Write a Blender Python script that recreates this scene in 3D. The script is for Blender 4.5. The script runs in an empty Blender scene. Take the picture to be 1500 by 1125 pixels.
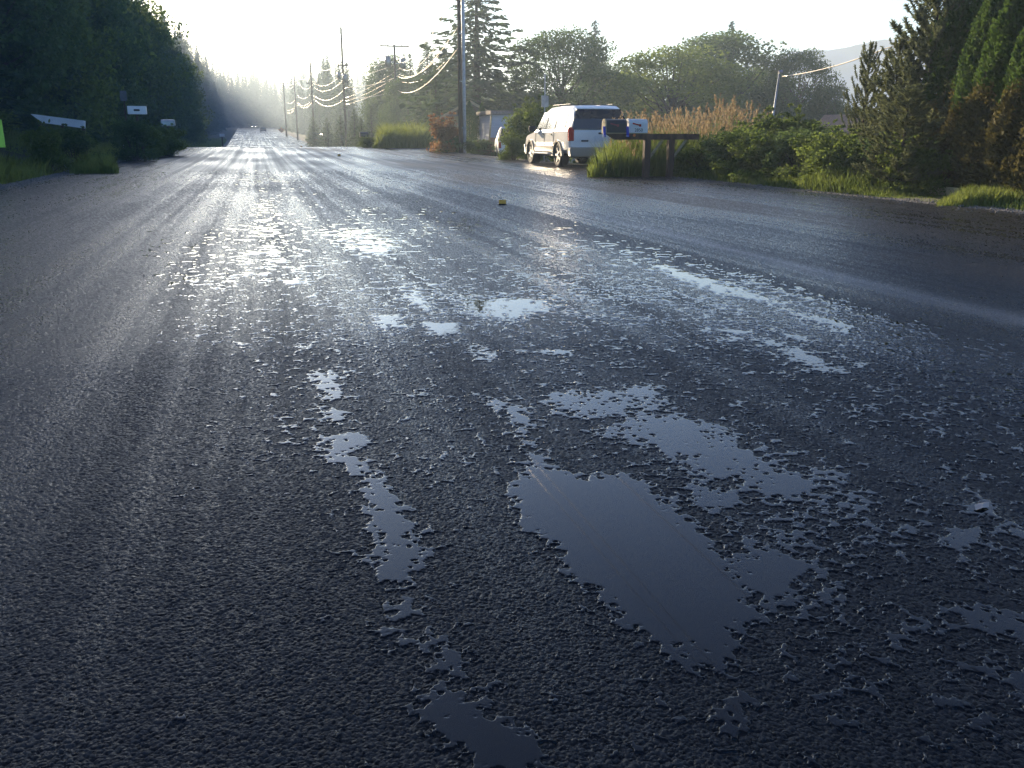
import bpy, bmesh, math, random
import numpy as np
from mathutils import Vector, Matrix, Euler
random.seed(7); rng = np.random.default_rng(7)
S = bpy.context.scene; COL = S.collection
R = math.radians
# ------------------------------------------------------------------ camera
CAM_H = 0.95
PITCH = math.atan(362.5/1297.0)
YAW = math.atan(375/1297.0*math.cos(PITCH))
cd = bpy.data.cameras.new('camera'); cam = bpy.data.objects.new('camera', cd); COL.objects.link(cam)
cam.location = (0, 0, CAM_H); cam.rotation_euler = (math.pi/2-PITCH, 0, -YAW)
cd.sensor_width = 36; cd.lens = 36*1297/1500; cd.clip_end = 6000; cd.clip_start = 0.05
S.camera = cam
CR = Euler((math.pi/2-PITCH, 0, -YAW)).to_matrix()
# ------------------------------------------------------------------ sky, sun, exposure
SUN_EL, SUN_AZ = 14.0, -14.0            # degrees; azimuth from +Y, negative = left
W = bpy.data.worlds.new('World'); S.world = W; W.use_nodes = True
nt = W.node_tree; bg = nt.nodes['Background']
sk = nt.nodes.new('ShaderNodeTexSky'); sk.sky_type = 'NISHITA'; sk.sun_disc = False
sk.sun_elevation = R(SUN_EL); sk.sun_rotation = R(SUN_AZ)
sk.air_density = 1.0; sk.dust_density = .8; sk.ozone_density = 3.0
gm = nt.nodes.new('ShaderNodeGamma'); gm.inputs[1].default_value = 1.6   # clearer upper sky, brighter rim
nt.links.new(sk.outputs[0], gm.inputs[0]); tn = nt.nodes.new('ShaderNodeMix'); tn.data_type = 'RGBA'; tn.blend_type = 'MULTIPLY'; tn.inputs[0].default_value = 1; tn.inputs[7].default_value = (.52, .54, .59, 1)
nt.links.new(gm.outputs[0], tn.inputs[6]); nt.links.new(tn.outputs[2], bg.inputs[0]); bg.inputs[1].default_value = 0.06
ld = bpy.data.lights.new('sun', 'SUN'); ld.energy = 5; ld.angle = R(0.6); ld.color = (1, .80, .54)
sun = bpy.data.objects.new('sun', ld); COL.objects.link(sun)
sd = Vector((math.sin(R(SUN_AZ))*math.cos(R(SUN_EL)), math.cos(R(SUN_AZ))*math.cos(R(SUN_EL)), math.sin(R(SUN_EL))))
sun.rotation_euler = sd.to_track_quat('Z', 'Y').to_euler(); sun.location = (0, 0, 60)
S.view_settings.view_transform = 'Standard'; S.view_settings.look = 'None'
S.view_settings.exposure = 1.7; S.view_settings.gamma = 1
S.render.engine = 'CYCLES'
cy = S.cycles; cy.max_bounces = 6; cy.diffuse_bounces = 2; cy.glossy_bounces = 3; cy.transmission_bounces = 4
cy.transparent_max_bounces = 8; cy.volume_bounces = 0; cy.caustics_reflective = False; cy.caustics_refractive = False
cy.sample_clamp_indirect = 4; cy.use_denoising = True; cy.denoising_prefilter = 'NONE'
# ------------------------------------------------------------------ projection helpers (photo pixel -> place)
def ray(px, py):
    return (CR @ Vector(((px-750)/1297.0, -(py-562.5)/1297.0, -1))).normalized()
def G(px, py, z=0.0):
    d = ray(px, py); t = (z-CAM_H)/d.z
    return (d.x*t, d.y*t)
def At(px, py, Y):
    d = ray(px, py); t = Y/d.y
    return Vector((d.x*t, Y, CAM_H+d.z*t))
def Xat(px, Y):                      # X of the picture column px (at the horizon) at depth Y
    return At(px, 200, Y).x
def proj(x, y, z):
    v = CR.transposed() @ Vector((x, y, z-CAM_H)); return (750-1297*v.x/v.z, 562.5+1297*v.y/v.z)
# ------------------------------------------------------------------ noise in numpy
def h2(ix, iy, k=0):
    n = (ix.astype(np.int64)*374761393 + iy.astype(np.int64)*668265263 + k*2147483647) & 0xffffffff
    n = ((n ^ (n >> 13))*1274126177) & 0xffffffff
    n = ((n ^ (n >> 16))*2246822519) & 0xffffffff
    return ((n ^ (n >> 15)) & 0xffffff)/16777216.0
def vnoise(x, y, k=0):
    ix, iy = np.floor(x), np.floor(y); fx, fy = x-ix, y-iy
    fx = fx*fx*(3-2*fx); fy = fy*fy*(3-2*fy)
    a = h2(ix, iy, k); b = h2(ix+1, iy, k); c = h2(ix, iy+1, k); d = h2(ix+1, iy+1, k)
    return (a*(1-fx)+b*fx)*(1-fy)+(c*(1-fx)+d*fx)*fy
def fbm(x, y, k=0, o=3):
    s = 0; a = .5; t = 0
    for i in range(o):
        s = s+a*vnoise(x*2**i, y*2**i, k+i*7); t += a; a *= .5
    return s/t
def worley(x, y, k=0, bias=0.0):
    ix, iy = np.floor(x), np.floor(y)
    F1 = np.full(x.shape, 9.0); rid = np.zeros(x.shape)
    for i in (-1, 0, 1):
        for j in (-1, 0, 1):
            cx_, cy_ = ix+i, iy+j
            rr = h2(cx_, cy_, k+5)
            d = np.sqrt((cx_+h2(cx_, cy_, k+1)-x)**2+(cy_+h2(cx_, cy_, k+2)-y)**2)+bias*rr
            m = d < F1; F1 = np.where(m, d, F1); rid = np.where(m, rr, rid)
    return F1, rid
# ------------------------------------------------------------------ terrain
_k = np.array([-60, 0, 20, 40, 58, 75, 95, 120, 150, 180, 250, 330, 400, 440, 500, 900.0])
_z = np.array([0, 0, 0, .12, .34, .15, -.55, -1.1, -.75, -.2, 1.3, 3.0, 4.45, 4.75, 4.4, 4.0])
_t = np.arange(-60, 901, 1.0); _p = np.interp(_t, _k, _z)
_pp = np.convolve(np.pad(_p, 6, mode='edge'), np.ones(13)/13, 'valid')
_pp = np.where(_t < 14, 0, _pp)
def prof(y): return np.interp(y, _t, _pp)
def shift(y): return np.interp(y, [0, 150, 400, 440, 500, 900], [0, 0, -2.2, 0, 9, 80.])
EL, ER = -4.65, 9.45
def sstep(a, b, x):
    t = np.clip((x-a)/(b-a), 0, 1); return t*t*(3-2*t)
def terrain(x, y):
    x = np.asarray(x, float); y = np.asarray(y, float)
    s = shift(y); z = prof(y); dl = np.maximum(0, EL+s-x); dr = np.maximum(0, x-ER-s)
    hs = 1.0+8*np.exp(-((y-32.5)/3.6)**4)+np.where(y > 36, 3.0*sstep(36, 44, y), 0)
    z = z-.04*np.minimum(dl, 1.5)+np.where(dl > 0, np.minimum(.27*np.minimum(np.maximum(0, dl-hs), 6)+.42*np.maximum(0, dl-hs-6), 13)*sstep(8, 30, y+12), 0)
    dip = .45*np.exp(-((y-48)/14.0)**2)
    z = z-np.where(dr > 0, (.05+dip)*sstep(0, 4, dr)+.5*sstep(6, 30, dr)*(y > 0), 0)
    bump = (fbm(x*.35, y*.35, 3, 3)-.5)*.25
    return z+bump*sstep(1.5, 6, dl+dr)
def T(x, y): return float(terrain(np.array([x]), np.array([y]))[0])
# ------------------------------------------------------------------ materials
MATS = {}
def newmat(name):
    m = bpy.data.materials.new(name); m.use_nodes = True; MATS[name] = m; return m, m.node_tree, m.node_tree.nodes['Principled BSDF']
def L(nt, a, b): nt.links.new(a, b)
def pm(name, col, rough=.6, metal=0, var=.25, scale=6, bump=0, col2=None, coat=0, stretch=None):
    m, nt, p = newmat(name)
    tc = nt.nodes.new('ShaderNodeTexCoord'); n = nt.nodes.new('ShaderNodeTexNoise'); n.inputs['Scale'].default_value = scale; n.inputs['Detail'].default_value = 5
    src = tc.outputs['Object']
    if stretch:
        mp = nt.nodes.new('ShaderNodeMapping'); mp.inputs['Scale'].default_value = stretch; L(nt, src, mp.inputs[0]); src = mp.outputs[0]
    L(nt, src, n.inputs['Vector'])
    r = nt.nodes.new('ShaderNodeValToRGB'); c2 = col2 or tuple(c*(1-var) for c in col)
    r.color_ramp.elements[0].position = .35; r.color_ramp.elements[1].position = .65
    r.color_ramp.elements[0].color = (*c2, 1); r.color_ramp.elements[1].color = (*[min(1, c*(1+var*.4)) for c in col], 1)
    L(nt, n.outputs[0], r.inputs[0]); L(nt, r.outputs[0], p.inputs['Base Color'])
    p.inputs['Roughness'].default_value = rough; p.inputs['Metallic'].default_value = metal
    p.inputs['Coat Weight'].default_value = coat
    if bump:
        b = nt.nodes.new('ShaderNodeBump'); b.inputs['Strength'].default_value = bump; b.inputs['Distance'].default_value = .02
        L(nt, n.outputs[0], b.inputs['Height']); L(nt, b.outputs[0], p.inputs['Normal'])
    return m
def leafmat(name, dark, light, trans=.35, rough=.55):
    m = bpy.data.materials.new(name); m.use_nodes = True; nt = m.node_tree; p = nt.nodes['Principled BSDF']
    g = nt.nodes.new('ShaderNodeNewGeometry'); oi = nt.nodes.new('ShaderNodeObjectInfo')
    tc = nt.nodes.new('ShaderNodeTexCoord'); n = nt.nodes.new('ShaderNodeTexNoise'); n.inputs['Scale'].default_value = .9
    L(nt, tc.outputs['Object'], n.inputs['Vector'])
    a = nt.nodes.new('ShaderNodeMath'); a.operation = 'MULTIPLY_ADD'; a.inputs[1].default_value = .45; L(nt, g.outputs['Random Per Island'], a.inputs[0])
    b = nt.nodes.new('ShaderNodeMath'); b.operation = 'MULTIPLY_ADD'; b.inputs[1].default_value = .35; L(nt, oi.outputs['Random'], b.inputs[0]); L(nt, n.outputs[0], b.inputs[2])
    b2 = nt.nodes.new('ShaderNodeMath'); b2.operation = 'SUBTRACT'; L(nt, b.outputs[0], b2.inputs[0]); b2.inputs[1].default_value = .38
    L(nt, b2.outputs[0], a.inputs[2])
    r = nt.nodes.new('ShaderNodeValToRGB'); r.color_ramp.elements[0].color = (*dark, 1); r.color_ramp.elements[1].color = (*light, 1)
    L(nt, a.outputs[0], r.inputs[0]); L(nt, r.outputs[0], p.inputs['Base Color']); p.inputs['Roughness'].default_value = rough+.15; p.inputs['Specular IOR Level'].default_value = .15
    t = nt.nodes.new('ShaderNodeBsdfTranslucent'); L(nt, r.outputs[0], t.inputs[0])
    mx = nt.nodes.new('ShaderNodeMixShader'); mx.inputs[0].default_value = trans
    L(nt, p.outputs[0], mx.inputs[1]); L(nt, t.outputs[0], mx.inputs[2]); L(nt, mx.outputs[0], nt.nodes['Material Output'].inputs[0])
    MATS[name] = m; return m
M_spruce = leafmat('spruce_needles', (.036, .06, .032), (.10, .15, .06), .4)
M_spruce2 = leafmat('hemlock_needles', (.045, .08, .03), (.13, .18, .06), .4)
M_leaf = leafmat('broad_leaves', (.045, .085, .03), (.14, .20, .06), .5)
M_bush = leafmat('bush_leaves', (.05, .09, .02), (.22, .28, .06), .55)
M_lime = leafmat('fresh_leaves', (.06, .10, .02), (.19, .24, .05), .5)
M_cedar = leafmat('arborvitae_scales', (.035, .07, .015), (.11, .18, .035), .4)
M_cedarbrown = leafmat('browned_scales', (.07, .065, .02), (.19, .16, .05), .35)
M_pine = leafmat('pine_needles', (.09, .11, .05), (.22, .24, .11), .45)
M_grass = leafmat('grass_blades', (.06, .10, .02), (.22, .27, .06), .55)
M_grassy = leafmat('sun_toned_grass_blades', (.10, .14, .03), (.30, .34, .08), .5)  # paler yellow-green grass, with sunlight put into the blade colour
M_straw = leafmat('seed_heads', (.17, .12, .06), (.42, .31, .17), .4)
M_fire = leafmat('russet_plumes', (.20, .10, .04), (.42, .24, .10), .45)
M_bark = pm('bark', (.07, .05, .04), .9, var=.5, scale=9, bump=.5, stretch=(1, 1, .2))
M_wood = pm('weathered_wood', (.10, .055, .035), .8, var=.5, scale=10, bump=.3, stretch=(1, 1, .3))
M_pole = pm('creosoted_pole', (.10, .065, .045), .85, var=.4, scale=5, bump=.3, stretch=(3, 3, .2))
M_galv = pm('galvanised_steel', (.42, .43, .44), .4, .8, var=.2)
M_wire = pm('sunlit_wire', (.55, .5, .42), .3, .6, var=.1)
M_white = pm('white_paint', (.72, .73, .74), .4, var=.08, scale=3)
M_body = pm('white_car_paint', (.85, .84, .81), .28, var=.06, scale=2, coat=.5)
M_tan = pm('tan_car_paint', (.36, .31, .24), .35, var=.1, scale=2, coat=.4)
M_dark = pm('dark_car_paint', (.02, .024, .03), .25, var=.2, coat=.5)
M_bluecar = pm('blue_grey_car_paint', (.16, .20, .26), .25, var=.1, coat=.5)
M_black = pm('black_plastic', (.015, .015, .017), .5, var=.3)
M_rubber = pm('tyre_rubber', (.02, .02, .02), .8, var=.3, scale=20)
M_glass = pm('tinted_glass', (.012, .015, .02), .06, var=.1)
M_alloy = pm('alloy_wheel', (.45, .45, .46), .3, .9, var=.1)
M_red = pm('red_lens', (.5, .02, .02), .25, var=.15)
M_amber = pm('amber_lens', (.7, .25, .03), .3, var=.1)
M_yellow = pm('yellow_marker_plastic', (.85, .40, .03), .45, var=.1, scale=40)
M_orange = pm('orange_sheeting', (.85, .22, .03), .5, var=.1)
M_lime_sign = pm('fluorescent_yellow_green_sheeting', (.45, .75, .08), .45, var=.1)
M_blue = pm('blue_plastic', (.03, .05, .5), .4, var=.1)
M_boxblack = pm('black_enamel', (.025, .027, .033), .35, var=.25)
M_concrete = pm('concrete', (.38, .36, .33), .85, var=.2, bump=.2)
M_shed = pm('grey_siding', (.42, .44, .50), .7, var=.12, scale=3, stretch=(.2, .2, 6))
M_roof = pm('shingle_roof', (.25, .20, .17), .85, var=.3, scale=12, bump=.2)
M_brownroof = pm('brown_roof', (.28, .17, .12), .85, var=.25, scale=12, bump=.2)
M_cream = pm('cream_siding', (.62, .52, .30), .7, var=.1, stretch=(.2, .2, 6))
M_darkwall = pm('dark_siding', (.05, .04, .035), .8, var=.2, stretch=(.2, .2, 6))
M_orangewood = pm('plywood', (.42, .24, .13), .7, var=.2, scale=4)
M_ceramic = pm('brown_ceramic', (.10, .05, .03), .3, var=.1)
M_rock = pm('small_stones', (.12, .12, .12), .8, var=.5, scale=30)
M_timber = pm('pale_timber', (.42, .34, .20), .8, var=.3, scale=8, stretch=(.3, 3, 3))
# asphalt
def asphalt():
    m, nt, p = newmat('asphalt')
    N = nt.nodes
    tc = N.new('ShaderNodeNewGeometry'); P = tc.outputs['Position']
    # streaks left by tyres and drying, along the road
    mp = N.new('ShaderNodeMapping'); mp.inputs['Scale'].default_value = (3.2, .016, 1); L(nt, P, mp.inputs[0])
    st = N.new('ShaderNodeTexNoise'); st.inputs['Scale'].default_value = 1; st.inputs['Detail'].default_value = 5; st.inputs['Roughness'].default_value = .62; L(nt, mp.outputs[0], st.inputs['Vector'])
    mp3 = N.new('ShaderNodeMapping'); mp3.inputs['Scale'].default_value = (.45, .12, 1); L(nt, P, mp3.inputs[0])
    pa = N.new('ShaderNodeTexNoise'); pa.inputs['Scale'].default_value = 1; pa.inputs['Detail'].default_value = 6; L(nt, mp3.outputs[0], pa.inputs['Vector'])
    mul = N.new('ShaderNodeMath'); mul.operation = 'ADD'; L(nt, st.outputs[0], mul.inputs[0]); L(nt, pa.outputs[0], mul.inputs[1])
    mr = N.new('ShaderNodeMapRange'); mr.inputs['From Min'].default_value = .86; mr.inputs['From Max'].default_value = 1.14
    mr.inputs['To Min'].default_value = .48; mr.inputs['To Max'].default_value = .22; L(nt, mul.outputs[0], mr.inputs[0]); sa = N.new('ShaderNodeAttribute'); sa.attribute_name = 'stone'
    sm = N.new('ShaderNodeMath'); sm.operation = 'MULTIPLY_ADD'; sm.inputs[1].default_value = .45; L(nt, sa.outputs['Fac'], sm.inputs[0])
    s2 = N.new('ShaderNodeMath'); s2.operation = 'SUBTRACT'; s2.inputs[1].default_value = .225; L(nt, mr.outputs[0], s2.inputs[0]); L(nt, s2.outputs[0], sm.inputs[2])
    s3 = N.new('ShaderNodeClamp'); s3.inputs['Min'].default_value = .12; s3.inputs['Max'].default_value = .75; L(nt, sm.outputs[0], s3.inputs[0]); L(nt, s3.outputs[0], p.inputs['Roughness'])
    g = N.new('ShaderNodeTexVoronoi'); g.inputs['Scale'].default_value = 110; L(nt, P, g.inputs['Vector'])
    cr = N.new('ShaderNodeValToRGB'); cr.color_ramp.elements[0].color = (.004, .0045, .006, 1); cr.color_ramp.elements[1].color = (.036, .035, .036, 1)
    cr.color_ramp.elements[0].position = .1; cr.color_ramp.elements[1].position = .9
    sp_ = N.new('ShaderNodeSeparateColor'); L(nt, g.outputs['Color'], sp_.inputs[0])
    sv = N.new('ShaderNodeMath'); sv.operation = 'POWER'; sv.inputs[1].default_value = 2.2; L(nt, sa.outputs['Fac'], sv.inputs[0])
    av = N.new('ShaderNodeMath'); av.operation = 'MULTIPLY_ADD'; av.inputs[1].default_value = .4; L(nt, sp_.outputs[0], av.inputs[0]); L(nt, sv.outputs[0], av.inputs[2])
    L(nt, av.outputs[0], cr.inputs[0])
    da = N.new('ShaderNodeAttribute'); da.attribute_name = 'dust'; dm = N.new('ShaderNodeMix'); dm.data_type = 'RGBA'; dm.inputs[7].default_value = (.15, .145, .14, 1)
    L(nt, da.outputs['Fac'], dm.inputs[0]); L(nt, cr.outputs[0], dm.inputs[6]); L(nt, dm.outputs[2], p.inputs['Base Color'])
    n2 = N.new('ShaderNodeTexNoise'); n2.inputs['Scale'].default_value = 420; n2.inputs['Detail'].default_value = 3; L(nt, P, n2.inputs['Vector'])
    b1 = N.new('ShaderNodeBump'); b1.inputs['Strength'].default_value = .55; b1.inputs['Distance'].default_value = .0012; L(nt, n2.outputs[0], b1.inputs['Height'])
    n3 = N.new('ShaderNodeTexNoise'); n3.inputs['Scale'].default_value = 70; n3.inputs['Detail'].default_value = 4; L(nt, P, n3.inputs['Vector'])
    b2 = N.new('ShaderNodeBump'); b2.inputs['Strength'].default_value = .22; b2.inputs['Distance'].default_value = .004; L(nt, n3.outputs[0], b2.inputs['Height']); L(nt, b1.outputs[0], b2.inputs['Normal'])
    v4 = N.new('ShaderNodeTexVoronoi'); v4.inputs['Scale'].default_value = 150; L(nt, P, v4.inputs['Vector'])
    b3 = N.new('ShaderNodeBump'); b3.invert = True; b3.inputs['Strength'].default_value = .4; b3.inputs['Distance'].default_value = .003; L(nt, v4.outputs['Distance'], b3.inputs['Height']); L(nt, b2.outputs[0], b3.inputs['Normal'])
    L(nt, b3.outputs[0], p.inputs['Normal'])
    p.inputs['IOR'].default_value = 1.5; p.inputs['Specular IOR Level'].default_value = .12
    return m
M_asphalt = asphalt()
def water():
    m, nt, p = newmat('puddle_water')
    N = nt.nodes
    g = N.new('ShaderNodeNewGeometry'); n = N.new('ShaderNodeTexNoise'); n.inputs['Scale'].default_value = 9; n.inputs['Detail'].default_value = 3; L(nt, g.outputs['Position'], n.inputs['Vector'])
    r = N.new('ShaderNodeValToRGB'); r.color_ramp.elements[0].color = (.003, .004, .006, 1); r.color_ramp.elements[1].color = (.006, .008, .011, 1)
    L(nt, n.outputs[0], r.inputs[0]); L(nt, r.outputs[0], p.inputs['Base Color'])
    b = N.new('ShaderNodeBump'); b.inputs['Strength'].default_value = .02; b.inputs['Distance'].default_value = .001; L(nt, n.outputs[0], b.inputs['Height']); L(nt, b.outputs[0], p.inputs['Normal'])
    p.inputs['Roughness'].default_value = .03; p.inputs['IOR'].default_value = 1.29
    return m
M_water = water()
def groundmat():
    m, nt, p = newmat('verge_soil'); N = nt.nodes
    g = N.new('ShaderNodeNewGeometry'); sx = N.new('ShaderNodeSeparateXYZ'); L(nt, g.outputs['Position'], sx.inputs[0])
    n = N.new('ShaderNodeTexNoise'); n.inputs['Scale'].default_value = .6; n.inputs['Detail'].default_value = 6; L(nt, g.outputs['Position'], n.inputs['Vector'])
    a = N.new('ShaderNodeMath'); a.operation = 'ADD'; a.inputs[1].default_value = -2.4; L(nt, sx.outputs[0], a.inputs[0])
    ab = N.new('ShaderNodeMath'); ab.operation = 'ABSOLUTE'; L(nt, a.outputs[0], ab.inputs[0])
    ad = N.new('ShaderNodeMath'); ad.operation = 'MULTIPLY_ADD'; ad.inputs[1].default_value = -1.6; L(nt, n.outputs[0], ad.inputs[0]); L(nt, ab.outputs[0], ad.inputs[2])
    mr = N.new('ShaderNodeMapRange'); mr.inputs['From Min'].default_value = 7.0; mr.inputs['From Max'].default_value = 7.6; L(nt, ad.outputs[0], mr.inputs[0])
    v = N.new('ShaderNodeTexVoronoi'); v.inputs['Scale'].default_value = 35; L(nt, g.outputs['Position'], v.inputs['Vector'])
    gr = N.new('ShaderNodeValToRGB'); gr.color_ramp.elements[0].color = (.05, .048, .045, 1); gr.color_ramp.elements[1].color = (.24, .22, .20, 1); L(nt, v.outputs['Color'], gr.inputs[0])
    so = N.new('ShaderNodeValToRGB'); so.color_ramp.elements[0].color = (.03, .045, .012, 1); so.color_ramp.elements[1].color = (.09, .08, .035, 1); L(nt, n.outputs[0], so.inputs[0])
    mx = N.new('ShaderNodeMix'); mx.data_type = 'RGBA'; L(nt, mr.outputs[0], mx.inputs[0]); L(nt, gr.outputs[0], mx.inputs[6]); L(nt, so.outputs[0], mx.inputs[7])
    L(nt, mx.outputs[2], p.inputs['Base Color']); p.inputs['Roughness'].default_value = .9
    b = N.new('ShaderNodeBump'); b.inputs['Strength'].default_value = .6; b.inputs['Distance'].default_value = .02; L(nt, v.outputs[0], b.inputs['Height']); L(nt, b.outputs[0], p.inputs['Normal'])
    return m
M_ground = groundmat()
M_gravel = pm('driveway_gravel', (.20, .19, .18), .9, var=.5, scale=25, bump=.5)
M_mount = pm('hazed_forest_slope', (.015, .08, .30), .95, var=.45, scale=.03)  # blue of distant haze put into the slope's base colour
# ------------------------------------------------------------------ mesh helpers
def npmesh(name, V, F, mat, parent=None, smooth=False):
    V = np.ascontiguousarray(V, np.float32); F = np.ascontiguousarray(F, np.int32)
    me = bpy.data.meshes.new(name); me.vertices.add(len(V)); me.vertices.foreach_set('co', V.ravel())
    k = F.shape[1]; me.loops.add(F.size); me.loops.foreach_set('vertex_index', F.ravel())
    me.polygons.add(len(F)); me.polygons.foreach_set('loop_start', np.arange(0, F.size, k, dtype=np.int32))
    me.update(calc_edges=True)
    if smooth: me.polygons.foreach_set('use_smooth', np.ones(len(F), bool))
    me.materials.append(mat); me.update()
    o = bpy.data.objects.new(name, me); COL.objects.link(o)
    if parent: o.parent = parent
    return o
class MB:
    def __init__(s): s.v = []; s.f = []
    def add(s, vs, fs):
        b = len(s.v); s.v += [tuple(v) for v in vs]; s.f += [tuple(b+i for i in f) for f in fs]; return s
    def box(s, c, d, rz=0, rx=0, ry=0):
        m = Euler((rx, ry, rz)).to_matrix(); c = Vector(c)
        vs = [c+m @ Vector((x*d[0]/2, y*d[1]/2, z*d[2]/2)) for x in (-1, 1) for y in (-1, 1) for z in (-1, 1)]
        return s.add(vs, [(0, 1, 3, 2), (4, 6, 7, 5), (0, 4, 5, 1), (2, 3, 7, 6), (0, 2, 6, 4), (1, 5, 7, 3)])
    def tube(s, pts, r, n=8, cap=True):
        pts = [Vector(p) for p in pts]; rs = r if isinstance(r, (list, tuple)) else [r]*len(pts)
        vs = []
        for i, p in enumerate(pts):
            d = (pts[min(i+1, len(pts)-1)]-pts[max(i-1, 0)]).normalized()
            a = d.orthogonal().normalized() if abs(d.z) < .9 else Vector((1, 0, 0)); a = (a-d*a.dot(d)).normalized(); b = d.cross(a)
            vs += [p+(a*math.cos(t)+b*math.sin(t))*rs[i] for t in [2*math.pi*k/n for k in range(n)]]
        fs = [(i*n+k, i*n+(k+1) % n, (i+1)*n+(k+1) % n, (i+1)*n+k) for i in range(len(pts)-1) for k in range(n)]
        if cap: fs += [tuple(range(n))[::-1], tuple((len(pts)-1)*n+k for k in range(n))]
        return s.add(vs, fs)
    def prism(s, poly, axis, a, b):   # poly of 2D points extruded on axis 'x','y','z' from a to b
        n = len(poly)
        def P(u, v, w): return {'x': (w, u, v), 'y': (u, w, v), 'z': (u, v, w)}[axis]
        vs = [P(u, v, a) for u, v in poly]+[P(u, v, b) for u, v in poly]
        return s.add(vs, [tuple(range(n)), tuple(range(n, 2*n))[::-1]]+[(i, (i+1) % n, n+(i+1) % n, n+i) for i in range(n)])
    def build(s, name, mat, parent=None, smooth=False, bevel=0):
        me = bpy.data.meshes.new(name); me.from_pydata(s.v, [], s.f); 
        bm = bmesh.new(); bm.from_mesh(me); bmesh.ops.recalc_face_normals(bm, faces=bm.faces)
        if bevel: bmesh.ops.bevel(bm, geom=bm.edges[:], offset=bevel, segments=1, affect='EDGES', clamp_overlap=True)
        bm.to_mesh(me); bm.free()
        if smooth: me.polygons.foreach_set('use_smooth', [True]*len(me.polygons))
        me.materials.append(mat); o = bpy.data.objects.new(name, me); COL.objects.link(o)
        if parent: o.parent = parent
        return o
def tag(o, label=None, cat=None, group=None, kind=None):
    if label: o['label'] = label
    if cat: o['category'] = cat
    if group: o['group'] = group
    if kind: o['kind'] = kind
    return o
def empty(name, loc, rz=0, label=None, cat=None, group=None):
    o = bpy.data.objects.new(name, None); COL.objects.link(o); o.location = loc; o.rotation_euler = (0, 0, rz); o.empty_display_size = .2
    return tag(o, label, cat, group)
ORD = ['nearest', 'second nearest', 'third nearest', 'fourth nearest', 'fifth nearest', 'sixth nearest', 'seventh nearest', 'eighth nearest', 'ninth nearest', 'tenth nearest', 'eleventh nearest', 'twelfth nearest', 'thirteenth nearest', 'fourteenth nearest', 'fifteenth nearest', 'sixteenth nearest', 'seventeenth nearest', 'eighteenth nearest', 'nineteenth nearest', 'twentieth nearest']
def number(group, text):
    ms = sorted([o for o in COL.objects if o.parent is None and o.get('group') == group], key=lambda o: math.hypot(o.location.x, o.location.y))
    for o, w in zip(ms, ORD): o['label'] = text % w
def copy_tree(o, parent=None):
    c = o.copy(); COL.objects.link(c); c.parent = parent
    for ch in list(o.children): copy_tree(ch, c)
    return c
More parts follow.
